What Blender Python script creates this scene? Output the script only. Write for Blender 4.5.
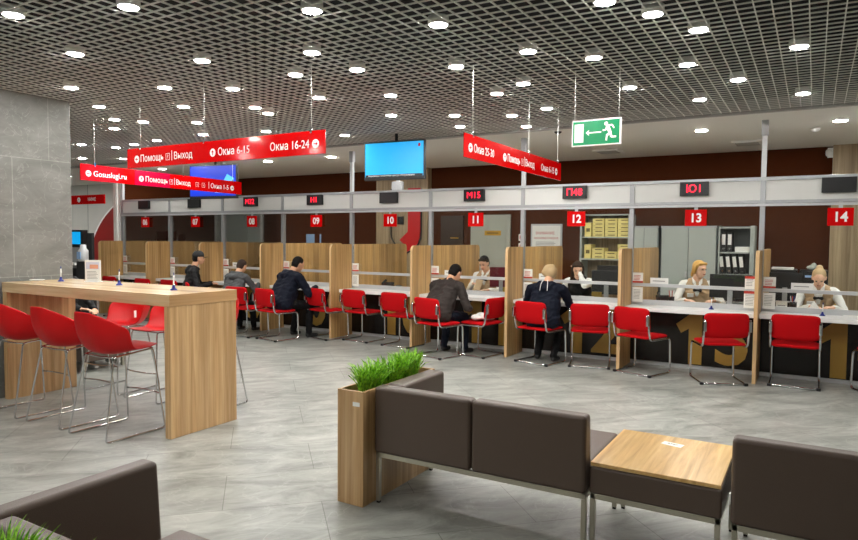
import bpy, bmesh, math, random
import numpy as np
from mathutils import Vector, Matrix, Euler, noise as mnoise
PI = math.pi
R = math.radians
random.seed(7)
S = bpy.context.scene
C = S.collection
for o in list(bpy.data.objects): bpy.data.objects.remove(o)

# ------------------------------------------------------------------ camera
cam = bpy.data.cameras.new('camera'); cam_o = bpy.data.objects.new('camera', cam); C.objects.link(cam_o)
cam.sensor_fit = 'HORIZONTAL'; cam.sensor_width = 36.0; cam.lens = 654.0 / 858.0 * 36.0
cam.clip_start = 0.05; cam.clip_end = 200
cam_o.matrix_world = Matrix.Translation((0, 0, 1.6)) @ Matrix.Rotation(R(30.49), 4, 'Z') @ Matrix.Rotation(R(90 - 2.82), 4, 'X') @ Matrix.Rotation(R(0.463), 4, 'Z')
S.camera = cam_o
# ------------------------------------------------------------------ world, exposure
W = bpy.data.worlds.new('world'); S.world = W; W.use_nodes = True
W.node_tree.nodes['Background'].inputs[0].default_value = (0.85, 0.9, 1.0, 1)
W.node_tree.nodes['Background'].inputs[1].default_value = 0.25
S.view_settings.view_transform = 'Standard'; S.view_settings.look = 'None'
S.view_settings.exposure = 0.8; S.view_settings.gamma = 1.0; S.view_settings.use_curve_mapping = False
LAMP = 150.0          # radiance of the public hall downlights
LAMP_OFFICE = 260.0   # the downlights over the counter

# ------------------------------------------------------------------ materials
def lin(c):
    if isinstance(c, str):
        c = tuple(int(c[i:i+2], 16) / 255 for i in (0, 2, 4))
    return tuple((x / 12.92 if x <= .04045 else ((x + .055) / 1.055) ** 2.4) for x in c) + (1,)
def mat(name, col, rough=.5, metal=0, spec=.5, emit=0, bump=0, bscale=200, coat=0, var=0, vscale=3):
    m = bpy.data.materials.new(name); m.use_nodes = True; nt = m.node_tree; n = nt.nodes; b = n['Principled BSDF']
    b.inputs['Base Color'].default_value = lin(col); b.inputs['Roughness'].default_value = rough
    b.inputs['Metallic'].default_value = metal; b.inputs['Specular IOR Level'].default_value = spec
    b.inputs['Coat Weight'].default_value = coat; b.inputs['Coat Roughness'].default_value = .08
    if emit:
        b.inputs['Emission Color'].default_value = lin(col); b.inputs['Emission Strength'].default_value = emit
    tc = n.new('ShaderNodeTexCoord')
    if var:
        z = n.new('ShaderNodeTexNoise'); z.inputs['Scale'].default_value = vscale; z.inputs['Detail'].default_value = 4
        nt.links.new(tc.outputs['Object'], z.inputs['Vector'])
        mx = n.new('ShaderNodeMix'); mx.data_type = 'RGBA'; nt.links.new(z.outputs['Fac'], mx.inputs[0])
        c = lin(col); mx.inputs[6].default_value = tuple(max(0, x * (1 - var)) for x in c[:3]) + (1,)
        mx.inputs[7].default_value = tuple(min(1, x * (1 + var)) for x in c[:3]) + (1,)
        nt.links.new(mx.outputs[2], b.inputs['Base Color'])
    if bump:
        z = n.new('ShaderNodeTexNoise'); z.inputs['Scale'].default_value = bscale; z.inputs['Detail'].default_value = 3
        nt.links.new(tc.outputs['Object'], z.inputs['Vector'])
        bp = n.new('ShaderNodeBump'); bp.inputs['Strength'].default_value = bump; bp.inputs['Distance'].default_value = .01
        nt.links.new(z.outputs['Fac'], bp.inputs['Height']); nt.links.new(bp.outputs['Normal'], b.inputs['Normal'])
    return m
def wood(name, c1, c2, c3, scale=(26, 26, 1.1), rough=.38):
    m = bpy.data.materials.new(name); m.use_nodes = True; nt = m.node_tree; n = nt.nodes; L = nt.links; b = n['Principled BSDF']
    tc = n.new('ShaderNodeTexCoord'); mp = n.new('ShaderNodeMapping'); mp.inputs['Scale'].default_value = scale
    L.new(tc.outputs['Object'], mp.inputs['Vector'])
    z = n.new('ShaderNodeTexNoise'); z.inputs['Scale'].default_value = 1; z.inputs['Detail'].default_value = 6; z.inputs['Roughness'].default_value = .6; z.inputs['Distortion'].default_value = .4
    L.new(mp.outputs[0], z.inputs['Vector'])
    mp2 = n.new('ShaderNodeMapping'); mp2.inputs['Scale'].default_value = tuple(.22 * s for s in scale)
    L.new(tc.outputs['Object'], mp2.inputs['Vector'])
    z2 = n.new('ShaderNodeTexNoise'); z2.inputs['Scale'].default_value = 1; z2.inputs['Detail'].default_value = 3
    L.new(mp2.outputs[0], z2.inputs['Vector'])
    r = n.new('ShaderNodeValToRGB'); e = r.color_ramp.elements
    e[0].position = .3; e[0].color = lin(c1); e[1].position = .72; e[1].color = lin(c3); k = e.new(.5); k.color = lin(c2)
    L.new(z.outputs['Fac'], r.inputs[0])
    r2 = n.new('ShaderNodeValToRGB'); e = r2.color_ramp.elements
    e[0].position = .35; e[0].color = (.72, .70, .68, 1); e[1].position = .65; e[1].color = (1.05, 1.05, 1.05, 1)
    L.new(z2.outputs['Fac'], r2.inputs[0])
    mx = n.new('ShaderNodeMix'); mx.data_type = 'RGBA'; mx.blend_type = 'MULTIPLY'; mx.inputs[0].default_value = 1
    L.new(r.outputs[0], mx.inputs[6]); L.new(r2.outputs[0], mx.inputs[7]); L.new(mx.outputs[2], b.inputs['Base Color'])
    b.inputs['Roughness'].default_value = rough
    return m
M = {}
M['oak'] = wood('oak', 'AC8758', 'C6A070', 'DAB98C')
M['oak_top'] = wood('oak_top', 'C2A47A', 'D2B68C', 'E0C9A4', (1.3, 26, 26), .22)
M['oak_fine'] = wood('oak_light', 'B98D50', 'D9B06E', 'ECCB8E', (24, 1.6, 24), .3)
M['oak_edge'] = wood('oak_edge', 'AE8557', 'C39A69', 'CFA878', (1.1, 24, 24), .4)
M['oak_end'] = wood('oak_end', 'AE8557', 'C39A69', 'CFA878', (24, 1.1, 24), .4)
M['oak_part'] = wood('oak_partition', 'A67F4C', 'C9A066', 'E0BC84', (30, 30, .9), .42)
M['oak_band'] = mat('oak_edge_band', 'D0AC7C', .45)
M['oak_grey'] = wood('oak_greyed', '8B7757', 'A59070', 'BCA888', (30, 30, .9), .45)
M['brown_wall'] = mat('brown_wall', '4A220A', .85, spec=.15, var=.12, vscale=1.2)
M['white_ceiling'] = mat('white_ceiling', 'E6E5DE', .8)
M['plaster'] = mat('plaster', 'C8C7C1', .8, var=.05)
M['dark_plenum'] = mat('dark_plenum', '101114', .9)
M['grid'] = mat('grid_metal', 'E8E8E2', .5, .0)
M['trim'] = mat('ceiling_trim', 'A3A29D', .6)
M['alu'] = mat('aluminium', 'A9ABAD', .38, .55)
M['alu_light'] = mat('aluminium_light', 'C4C6C7', .4, .3)
M['header'] = mat('header_panel', 'D5D5D1', .6, bump=.05)
M['white'] = mat('white_laminate', 'E9E9E6', .3)
M['white_matt'] = mat('white_matt', 'E6E6E2', .7)
M['paper'] = mat('paper', 'EFEFEA', .7)
M['card_red'] = mat('card_red', 'C23A2C', .6)
M['print_grey'] = mat('print_grey', '8C8C8A', .7)
M['black'] = mat('black_plastic', '141416', .35)
M['black_matt'] = mat('black_matt', '1A1A1B', .7)
M['panel_dark'] = mat('panel_dark', '17100B', .25, spec=.3)
M['gold'] = mat('gold_print', '9A772C', .5)
M['red_plastic'] = mat('red_plastic', 'C0040A', .42, spec=.3)
M['red_fabric'] = mat('red_fabric', 'B2040C', .85, spec=.15, bump=.1, bscale=500)
M['sign_red'] = mat('sign_red', 'CC0306', .09, spec=.4)
M['sign_magenta'] = mat('sign_magenta', 'C4083C', .09, spec=.4)
M['sign_white'] = mat('sign_white', 'F4F0EE', .3)
M['chrome'] = mat('chrome', 'D6D8DA', .1, 1)
M['steel'] = mat('brushed_steel', 'B7B2A2', .33, .85)
M['leather'] = mat('brown_leather', '53443A', .4, bump=.12, bscale=350, var=.04)
M['soil'] = mat('soil', '3A2A1E', .9, bump=.6, bscale=60)
M['green'] = mat('exit_green', '007E4C', .25)
M['screen_cyan'] = mat('screen_cyan', '0C93D2', .3, emit=.55)
M['screen_blue'] = mat('screen_blue', '0828A0', .3, emit=.5)
M['screen_sky'] = mat('screen_lightblue', '4FA8F5', .3, emit=.45)
M['led_red'] = mat('led_red', 'FF1030', .4, emit=1.6)
M['blue_pen'] = mat('blue_plastic', '1C2880', .3)
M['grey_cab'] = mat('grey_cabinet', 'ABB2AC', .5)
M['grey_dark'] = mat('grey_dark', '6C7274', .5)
M['yellow_box'] = mat('yellow_box', 'E9D98A', .7)
M['box_print'] = mat('box_print', '6E5D2A', .7)
M['door_grey'] = mat('door_grey', 'A9AC9F', .5)
M['brass'] = mat('brass_plate', 'C79A35', .4, .3)
M['mustard'] = mat('mustard_fabric', 'A58A3C', .8)
M['dark_red_wall'] = mat('dark_red', '8E0F0C', .35)
M['logo_red'] = mat('logo_red', 'C80A12', .3)
M['maroon'] = mat('maroon_plastic', '5A1020', .3)
M['blue_paper'] = mat('blue_paper', '8FB0D8', .6)
M['pic_pale'] = mat('print_pale', 'C9CBDD', .6); M['pic_pink'] = mat('print_pink', 'D9987A', .6)
M['wire_grey'] = mat('wire_grey', 'E6E6E2', .8, spec=.05)
M['skin'] = mat('skin', 'D9A583', .5)
M['skin_pale'] = mat('skin_pale', 'E2B497', .5)
M['shirt_white'] = mat('shirt_white', 'E8E8E4', .8)
M['vest_beige'] = mat('vest_beige', 'B99E7C', .8)
M['cloth_black'] = mat('cloth_black', '09090B', .8, bump=.3, bscale=25)
M['cloth_navy'] = mat('cloth_navy', '0A101F', .75, spec=.2, bump=.4, bscale=22)
M['cloth_brown'] = mat('cloth_brown', '352F2C', .8, spec=.2, bump=.4, bscale=22)
M['cloth_grey'] = mat('cloth_grey', '4E5051', .8, spec=.2, bump=.3, bscale=25)
M['jeans'] = mat('jeans', '101724', .8, spec=.2)
M['trousers'] = mat('trousers', '0A0A0C', .8, spec=.2)
M['shoe_dark'] = mat('shoe_dark', '1C1B1B', .5)
M['shoe_white'] = mat('shoe_white', 'D8D8D6', .5)
M['hair_dark'] = mat('hair_dark', '0F0B09', .75, spec=.2, bump=.5, bscale=90)
M['hair_brown'] = mat('hair_brown', '2E2018', .7, spec=.25, bump=.5, bscale=90)
M['hair_blond'] = mat('hair_blond', 'C79A4E', .5, bump=.5, bscale=90)
M['hair_ash'] = mat('hair_ash', 'B59A70', .5, bump=.5, bscale=90)
M['lip'] = mat('lip', 'A8544A', .5)
M['eye'] = mat('eye_dark', '2A201C', .3)
def glass_mat(name, tint, refl):
    m = bpy.data.materials.new(name); m.use_nodes = True; nt = m.node_tree; n = nt.nodes; L = nt.links
    n.remove(n['Principled BSDF'])
    t = n.new('ShaderNodeBsdfTransparent'); t.inputs[0].default_value = tint
    g = n.new('ShaderNodeBsdfGlossy'); g.inputs['Roughness'].default_value = .02
    f = n.new('ShaderNodeFresnel'); f.inputs[0].default_value = 1.45
    mu = n.new('ShaderNodeMath'); mu.operation = 'MULTIPLY'; mu.inputs[1].default_value = refl
    mx = n.new('ShaderNodeMixShader'); L.new(f.outputs[0], mu.inputs[0]); L.new(mu.outputs[0], mx.inputs[0])
    L.new(t.outputs[0], mx.inputs[1]); L.new(g.outputs[0], mx.inputs[2]); L.new(mx.outputs[0], n['Material Output'].inputs[0])
    return m
M['glass'] = glass_mat('clear_glass', (.97, .98, .97, 1), .8)
def lamp_mat(name, s):
    m = bpy.data.materials.new(name); m.use_nodes = True; nt = m.node_tree
    nt.nodes.remove(nt.nodes['Principled BSDF']); e = nt.nodes.new('ShaderNodeEmission')
    e.inputs[0].default_value = (1, .985, .945, 1); e.inputs[1].default_value = s
    nt.links.new(e.outputs[0], nt.nodes['Material Output'].inputs[0]); return m
M['lamp'] = lamp_mat('lamp_hall', LAMP); M['lamp_office'] = lamp_mat('lamp_office', LAMP_OFFICE)

def stone(name, floor):
    m = bpy.data.materials.new(name); m.use_nodes = True; nt = m.node_tree; n = nt.nodes; L = nt.links; b = n['Principled BSDF']
    tc = n.new('ShaderNodeTexCoord'); mp = n.new('ShaderNodeMapping'); mp.vector_type = 'POINT'
    if floor:
        mp.inputs['Rotation'].default_value = (0, 0, R(-45)); mp.inputs['Location'].default_value = (.22 + .0, -4.5 + 4.6, 0)
    else:
        # (x,y,z) -> (y,z,x): turn the YZ plane into the brick plane
        sx = n.new('ShaderNodeSeparateXYZ'); cx = n.new('ShaderNodeCombineXYZ'); L.new(tc.outputs['Object'], sx.inputs[0])
        ax = n.new('ShaderNodeMath'); ax.operation = 'ADD'; L.new(sx.outputs[0], ax.inputs[0]); L.new(sx.outputs[1], ax.inputs[1])
        L.new(ax.outputs[0], cx.inputs[0]); L.new(sx.outputs[2], cx.inputs[1])
        mp.inputs['Location'].default_value = (6.8 - 3.48, 0, 0)
    L.new(cx.outputs[0] if not floor else tc.outputs['Object'], mp.inputs['Vector'])
    br = n.new('ShaderNodeTexBrick'); L.new(mp.outputs[0], br.inputs['Vector'])
    br.offset = .5; br.inputs['Scale'].default_value = 1; br.inputs['Mortar Smooth'].default_value = .1
    br.inputs['Brick Width'].default_value = 1.15 if floor else .72; br.inputs['Row Height'].default_value = .575 if floor else 1.18
    br.inputs['Mortar Size'].default_value = .0028 if floor else .0035; br.inputs['Bias'].default_value = 0
    if floor:
        br.inputs['Color1'].default_value = (.90, .90, .90, 1); br.inputs['Color2'].default_value = (1.04, 1.04, 1.04, 1); br.inputs['Mortar'].default_value = (.5, .5, .48, 1)
    else:
        br.inputs['Color1'].default_value = (.93, .93, .93, 1); br.inputs['Color2'].default_value = (1.03, 1.03, 1.03, 1); br.inputs['Mortar'].default_value = (1.5, 1.5, 1.48, 1)
    z = n.new('ShaderNodeTexNoise'); z.inputs['Scale'].default_value = 2.2; z.inputs['Detail'].default_value = 9; z.inputs['Roughness'].default_value = .68; z.inputs['Distortion'].default_value = .6
    mp3 = n.new('ShaderNodeMapping'); mp3.inputs['Scale'].default_value = (1, 2.4, 1); L.new(mp.outputs[0], mp3.inputs['Vector']); L.new(mp3.outputs[0], z.inputs['Vector'])
    r = n.new('ShaderNodeValToRGB'); e = r.color_ramp.elements; e[0].position = .33; e[1].position = .68
    if floor: e[0].color = lin('74766F'); e[1].color = lin('ACADA6')
    else: e[0].color = lin('6C6C67'); e[1].color = lin('868681')
    L.new(z.outputs['Fac'], r.inputs[0])
    # veins: thin ridges of a distorted noise
    v = n.new('ShaderNodeTexNoise'); v.inputs['Scale'].default_value = 1.6 if floor else 4; v.inputs['Detail'].default_value = 6; v.inputs['Distortion'].default_value = 1.8
    L.new(mp.outputs[0], v.inputs['Vector'])
    s = n.new('ShaderNodeMath'); s.operation = 'SUBTRACT'; s.inputs[1].default_value = .5; L.new(v.outputs['Fac'], s.inputs[0])
    a = n.new('ShaderNodeMath'); a.operation = 'ABSOLUTE'; L.new(s.outputs[0], a.inputs[0])
    vr = n.new('ShaderNodeValToRGB'); e = vr.color_ramp.elements; e[0].position = 0; e[0].color = (1, 1, 1, 1); e[1].position = .012; e[1].color = (0, 0, 0, 1)
    L.new(a.outputs[0], vr.inputs[0])
    k = n.new('ShaderNodeMath'); k.operation = 'MULTIPLY'; k.inputs[1].default_value = .18 if floor else .2; L.new(vr.outputs[0], k.inputs[0])
    mx = n.new('ShaderNodeMix'); mx.data_type = 'RGBA'; L.new(k.outputs[0], mx.inputs[0]); L.new(r.outputs[0], mx.inputs[6]); mx.inputs[7].default_value = lin('CFCEC8')
    m2 = n.new('ShaderNodeMix'); m2.data_type = 'RGBA'; m2.blend_type = 'MULTIPLY'; m2.inputs[0].default_value = 1
    L.new(mx.outputs[2], m2.inputs[6]); L.new(br.outputs['Color'], m2.inputs[7]); L.new(m2.outputs[2], b.inputs['Base Color'])
    b.inputs['Roughness'].default_value = .34 if floor else .5; b.inputs['Specular IOR Level'].default_value = .45
    return m
M['floor'] = stone('floor_stone', True); M['stone'] = stone('column_stone', False)
def grass_mat():
    m = bpy.data.materials.new('grass'); m.use_nodes = True; nt = m.node_tree; n = nt.nodes; L = nt.links; b = n['Principled BSDF']
    g = n.new('ShaderNodeObjectInfo'); tc = n.new('ShaderNodeTexCoord'); z = n.new('ShaderNodeTexNoise'); z.inputs['Scale'].default_value = 60
    L.new(tc.outputs['Object'], z.inputs['Vector']); r = n.new('ShaderNodeValToRGB'); e = r.color_ramp.elements
    e[0].position = .35; e[0].color = lin('4A8C18'); e[1].position = .65; e[1].color = lin('B4EA44'); L.new(z.outputs['Fac'], r.inputs[0])
    L.new(r.outputs[0], b.inputs['Base Color']); b.inputs['Roughness'].default_value = .45; return m
M['grass'] = grass_mat()

# ------------------------------------------------------------------ mesh helpers
class MB:
    def __init__(s): s.v = []; s.f = []; s.sm = []; s.mi = []
    def add(s, vs, fs, smooth=False, mi=0, mx=None):
        o = len(s.v)
        s.v += [tuple(mx @ Vector(p)) if mx else tuple(p) for p in vs]
        s.f += [tuple(i + o for i in f) for f in fs]; s.sm += [smooth] * len(fs); s.mi += [mi] * len(fs); return s
    def box(s, x0, x1, y0, y1, z0, z1, mx=None, mi=0):
        return s.add([(x0,y0,z0),(x1,y0,z0),(x1,y1,z0),(x0,y1,z0),(x0,y0,z1),(x1,y0,z1),(x1,y1,z1),(x0,y1,z1)],
            [(3,2,1,0),(4,5,6,7),(0,1,5,4),(1,2,6,5),(2,3,7,6),(3,0,4,7)], False, mi, mx)
    def prism(s, pts, d0, d1, mx=None, mi=0):   # outline in XZ, thickness along Y (counter-clockwise seen from -Y)
        n = len(pts); vs = [(x, d0, z) for x, z in pts] + [(x, d1, z) for x, z in pts]
        fs = [tuple(range(n)), tuple(range(2*n-1, n-1, -1))] + [(i, i+n, (i+1) % n + n, (i+1) % n) for i in range(n)]
        return s.add(vs, fs, False, mi, mx)
    def lathe(s, prof, seg=20, mx=None, smooth=True, mi=0):   # (r,z)
        vs = []; fs = []
        for r, z in prof:
            for k in range(seg): a = 2*PI*k/seg; vs.append((r*math.cos(a), r*math.sin(a), z))
        for i in range(len(prof)-1):
            for k in range(seg):
                k2 = (k+1) % seg; fs.append((i*seg+k, i*seg+k2, (i+1)*seg+k2, (i+1)*seg+k))
        fs.append(tuple(range(seg-1, -1, -1))); fs.append(tuple(range((len(prof)-1)*seg, len(prof)*seg)))
        return s.add(vs, fs, smooth, mi, mx)
    def cyl(s, p, q, r, r2=None, seg=12, smooth=True, mi=0):
        p, q = Vector(p), Vector(q); d = q - p; L = d.length
        return s.lathe([(r, 0), (r if r2 is None else r2, L)], seg, Matrix.Translation(p) @ d.to_track_quat('Z', 'Y').to_matrix().to_4x4(), smooth, mi)
    def tube(s, pts, r, fil=.04, seg=8, closed=False, mi=0):
        P = [Vector(p) for p in pts]; path = []
        n = len(P)
        for i in range(n):
            if not closed and i in (0, n-1): path.append(P[i]); continue
            a, b, c = P[i-1], P[i], P[(i+1) % n]; u = (a-b); w = (c-b); f = min(fil, u.length*.45, w.length*.45)
            p0 = b + u.normalized()*f; p1 = b + w.normalized()*f
            for t in (0, .25, .5, .75, 1): path.append(p0*(1-t)**2 + b*2*t*(1-t) + p1*t*t)
        m = len(path); vs = []; fs = []; nrm = None
        for i in range(m):
            a = path[i-1] if (i or closed) else path[0]; c = path[(i+1) % m] if (i < m-1 or closed) else path[-1]
            t = (c-a).normalized()
            if nrm is None: nrm = t.orthogonal().normalized()
            nrm = (nrm - t*nrm.dot(t)).normalized(); bi = t.cross(nrm)
            for k in range(seg): an = 2*PI*k/seg; vs.append(path[i] + (nrm*math.cos(an) + bi*math.sin(an))*r)
        for i in range(m if closed else m-1):
            j = (i+1) % m
            for k in range(seg): k2 = (k+1) % seg; fs.append((i*seg+k, i*seg+k2, j*seg+k2, j*seg+k))
        if not closed: fs += [tuple(range(seg-1, -1, -1)), tuple(range((m-1)*seg, m*seg))]
        return s.add(vs, fs, True, mi)
    def sheet(s, grid, mi=0, smooth=True):
        r = len(grid); c = len(grid[0])
        return s.add([p for row in grid for p in row], [(i*c+j, i*c+j+1, (i+1)*c+j+1, (i+1)*c+j) for i in range(r-1) for j in range(c-1)], smooth, mi)
    def build(s, name, m, parent=None, bevel=0, seg=2, sub=0, solid=0, mx=None):
        me = bpy.data.meshes.new(name); me.from_pydata([mx @ Vector(v) for v in s.v] if mx else s.v, [], s.f)
        for i, p in enumerate(me.polygons): p.use_smooth = s.sm[i]; p.material_index = s.mi[i]
        for x in (m if isinstance(m, (list, tuple)) else [m]): me.materials.append(M[x])
        bm = bmesh.new(); bm.from_mesh(me); bmesh.ops.recalc_face_normals(bm, faces=bm.faces); bm.to_mesh(me); bm.free()
        o = bpy.data.objects.new(name, me); C.objects.link(o)
        if parent: o.parent = parent
        if solid: k = o.modifiers.new('solid', 'SOLIDIFY'); k.thickness = solid; k.offset = 0
        if bevel:
            k = o.modifiers.new('bevel', 'BEVEL'); k.width = bevel; k.segments = seg; k.limit_method = 'ANGLE'; k.angle_limit = R(40)
            if seg > 2:
                for p in me.polygons: p.use_smooth = True
                k.harden_normals = True
        if sub: k = o.modifiers.new('sub', 'SUBSURF'); k.levels = sub; k.render_levels = sub
        return o
def box(name, m, parent, x0, x1, y0, y1, z0, z1, bevel=0, seg=2, rz=0, mx=None):
    return MB().box(x0, x1, y0, y1, z0, z1).build(name, m, parent, bevel, seg, mx=mx)
def tag(o, label, cat, group=None):
    o['label'] = label; o['category'] = cat
    if group: o['group'] = group
    return o
def thing(name, label, cat, loc=(0, 0, 0), rz=0, group=None):
    o = bpy.data.objects.new(name, None); C.objects.link(o); o.location = loc; o.rotation_euler = (0, 0, rz); o.empty_display_size = .1
    return tag(o, label, cat, group)
def struct(o): o['kind'] = 'structure'; return o
def dup(root, loc, rz, label=None, group=None):
    def cp(o, par):
        c = o.copy(); C.objects.link(c)
        if par: c.parent = par
        for ch in kids.get(o.name, []): cp(ch, c)
        return c
    kids = {}
    def coll(o):
        kids[o.name] = list(o.children)
        for ch in o.children: coll(ch)
    coll(root)
    r = cp(root, None); r.location = loc; r.rotation_euler = (0, 0, rz)
    if label: r['label'] = label
    if group: r['group'] = group
    return r
def text(s, size, m, parent, loc, rot=(PI/2, 0, 0), sx=1, bold=0, name='lettering', align='CENTER', ext=.0008, label=None):
    cu = bpy.data.curves.new('t', 'FONT'); cu.body = s; cu.size = size; cu.extrude = ext; cu.align_x = align; cu.align_y = 'CENTER'; cu.offset = bold; cu.resolution_u = 3
    t = bpy.data.objects.new('t', cu); C.objects.link(t); bpy.context.view_layer.update()
    me = bpy.data.meshes.new_from_object(t.evaluated_get(bpy.context.evaluated_depsgraph_get()))
    bpy.data.objects.remove(t); me.name = name; me.materials.clear(); me.materials.append(M[m])
    for v in me.vertices: v.co.x *= sx
    o = bpy.data.objects.new(name, me); C.objects.link(o); o.location = loc; o.rotation_euler = rot
    if parent: o.parent = parent
    if label: o['label'] = label
    return o
ORD = ['first','second','third','fourth','fifth','sixth','seventh','eighth','ninth','tenth','eleventh','twelfth','thirteenth','fourteenth','fifteenth','sixteenth','seventeenth','eighteenth']

# ------------------------------------------------------------------ the room
YG = 8.63; BX = 1.504; P8 = -0.54
def post_x(i): return P8 - (8 - i) * BX
def bay_c(n): return post_x(n - 6) + BX / 2
struct(box('floor', 'floor', None, -24, 6, -5, 13, -.1, 0))
struct(box('ceiling', 'dark_plenum', None, -24, 6, -5, 13, 3.75, 3.85))
g = MB(); z0, z1 = 3.0, 3.010; st = .096; hw = .0034
x = -21.0
while x < 5: g.box(x-hw, x+hw, -4, 7.94, z0, z1); x += st
y = -4.0
while y < 7.94: g.box(-21, 5, y-hw, y+hw, z0+.0005, z1-.0005); y += st
struct(g.build('ceiling', 'grid'))
struct(box('ceiling', 'white_ceiling', None, -24, 6, 8.0, 12.9, 3.0, 3.12))
struct(box('trim_1', 'trim', None, -24, 6, 7.94, 8.0, 2.975, 3.12, .004))
struct(box('wall_back', 'brown_wall', None, -14.6, 6, 11.45, 11.6, 0, 3.0))
struct(box('wall_right', 'plaster', None, 5, 5.15, -4, 12.9, 0, 3.75))
struct(box('wall_front', 'plaster', None, -24, 5, -4.15, -4, 0, 3.75))
struct(box('wall_left', 'plaster', None, -22.15, -22, -4, 12.9, 0, 3.75))
w = MB(); w.box(-22, -14.6, 11.0, 11.15, 0, 3.0); struct(w.build('wall_hall', 'plaster'))
g = MB()
for xx in (-18.9, -17.6): g.box(xx, xx+.012, 10.994, 11.0, 0, 3.0)
struct(g.build('trim_2', 'grey_dark'))
# dark red quarter circle on the hall wall
pts = [(-14.7, 0), (-17.5, 0)]; cxx, czz, rr = -14.6, .7, 2.9
for k in range(25):
    a = PI - k/24*(PI/2 - .1); pts.append((min(-14.7, cxx + rr*math.cos(a)), czz + 2.1*math.sin(a)))
g = MB(); g.prism(pts, 10.96, 10.995); tag(g.build('wall_graphic', 'dark_red_wall'), 'large dark red rounded panel on the pale wall left of the counters', 'wall panel')
g = MB(); g.prism([(x - .06, z + .03) for x, z in pts[1:]] + [(x, z) for x, z in reversed(pts[1:])], 10.97, 10.99); struct(g.build('trim_3', 'sign_white'))
struct(box('wall_office', 'brown_wall', None, -13.02, -12.92, 8.72, 11.5, 0, 3.0))
# column with stone tiles
struct(box('wall_column', 'stone', None, -8.5, -6.8, 2.9, 4.07, 0, 3.0, .004))
# oak clad column at the right end, and the one behind window 10
struct(box('wall_column_right', 'oak_grey', None, .19, 1.4, 11.28, 11.45, 0, 3.0))
struct(box('wall_column_middle', 'oak_grey', None, -7.95, -6.7, 11.3, 11.45, 0, 3.0))

# ------------------------------------------------------------------ ceiling lights
def light_proto(lm, r=.056):
    t = thing('ceiling_light', 'x', 'ceiling light')
    MB().lathe([(r+.012, .05), (r+.014, 0), (r+.004, -.004), (r+.002, .0)], 24).build('housing', 'white_matt', t)
    MB().lathe([(r, -.003), (r*.98, -.006)], 24).build('diffuser', lm, t)
    return t
vis = [(-4.44,2.3),(-3.66,2.57),(-2.72,3.17),(-2.17,3.78),(-1.11,3.9),(-.91,4.25),(-4.96,3.02),(-4.25,3.63),(-3.33,3.88),(-3.33,4.45),(-3.9,4.33),(-2.56,4.76),(-1.89,4.64),(-1.51,5.04),(-.71,4.71),(-.14,5.46),(-.92,5.59),(-6.12,3.68),(-5.33,4.11),(-4.79,4.45),(-4.33,5.15),(-3.64,5.41),(-2.69,5.83),(-2.31,5.57),(-1.51,6.18),(-.62,6.32),(-1.03,7.03),(-.14,7.2),(-6.74,4.36),(-5.92,4.8),(-5.27,5.21),(-5.39,5.53),(-4.22,6.29),(-3.58,6.63),(-3.01,6.94),(-2.52,6.74),(-3.87,7.31),(-3.14,7.69),(-7.32,4.93),(-7.15,5.2),(-7.94,5.34),(-6.6,5.55),(-7.29,6.23),(-9.79,6.03),(-9.61,6.49),(-9.04,6.41),(-8.36,6.3),(-6.33,6.45),(-5.99,3.0 - .25),(-11.54,7.12),(-10.9,7.5),(-9.08,7.09),(-5.6,7.2),(-7.9,7.3)]
proto = None
rows = {}
for p in vis: rows.setdefault(int((-.508*p[0] + .861*p[1]) // .9), []).append(p)
names = ['nearest', 'second nearest', 'third nearest', 'fourth nearest', 'fifth nearest', 'sixth nearest', 'seventh nearest', 'eighth nearest', 'ninth nearest', 'tenth nearest', 'eleventh nearest', 'farthest', 'farthest', 'farthest']
for ri, rk in enumerate(sorted(rows)):
    row = sorted(rows[rk], key=lambda p: (.861*p[0] + .508*p[1]) / (-.508*p[0] + .861*p[1]))
    for i, p in enumerate(row):
        side = ORD[i] + ' from the left' if len(row) > 1 else 'the only one'
        lab = 'grid ceiling downlight, %s in the %s row across' % (side, names[ri])
        if proto is None: proto = light_proto('lamp'); proto['label'] = lab; proto['group'] = 'downlights in the grid ceiling'; proto.location = (p[0], p[1], 2.995)
        else: dup(proto, (p[0], p[1], 2.995), 0, lab, 'downlights in the grid ceiling')
hid = [(x, y) for x in (-8.6, -7.0, -5.4, -3.8, -2.2) for y in (-2.9, -1.3, .3, 1.6)] + [(-.6, -1.3), (-.6, .9), (1.0, .5)] + [(1.1, 5.6), (1.2, 7.1), (-10, 4), (-12, 4.6), (-14, 5), (-16, 6), (-18, 7), (-14.5, 7.2), (-10.5, 1.5), (-12.5, 1.5), (-15, 2)]  # unseen downlights added to light the foreground, sparse on the right to darken it
for p in hid: dup(proto, (p[0], p[1], 2.995), 0, 'unseen downlight added to the grid ceiling outside the picture', 'added downlights outside the picture')
po = light_proto('lamp_office', .07)
po['group'] = 'downlights over the counter'
for n in range(5, 16):
    lab = 'round downlight in the smooth white ceiling behind window %02d' % n
    if n == 5: po.location = (bay_c(5), 9.03, 2.997); po['label'] = lab
    else: dup(po, (bay_c(n), 9.03, 2.997), 0, lab)
for x, y in ((-17.5, 9.2), (-15.5, 9.2), (-19.5, 9.2), (2.2, 9.03)): dup(po, (x, y, 2.997), 0, 'round downlight in the white ceiling of the side hall', 'downlights of the side hall')

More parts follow.
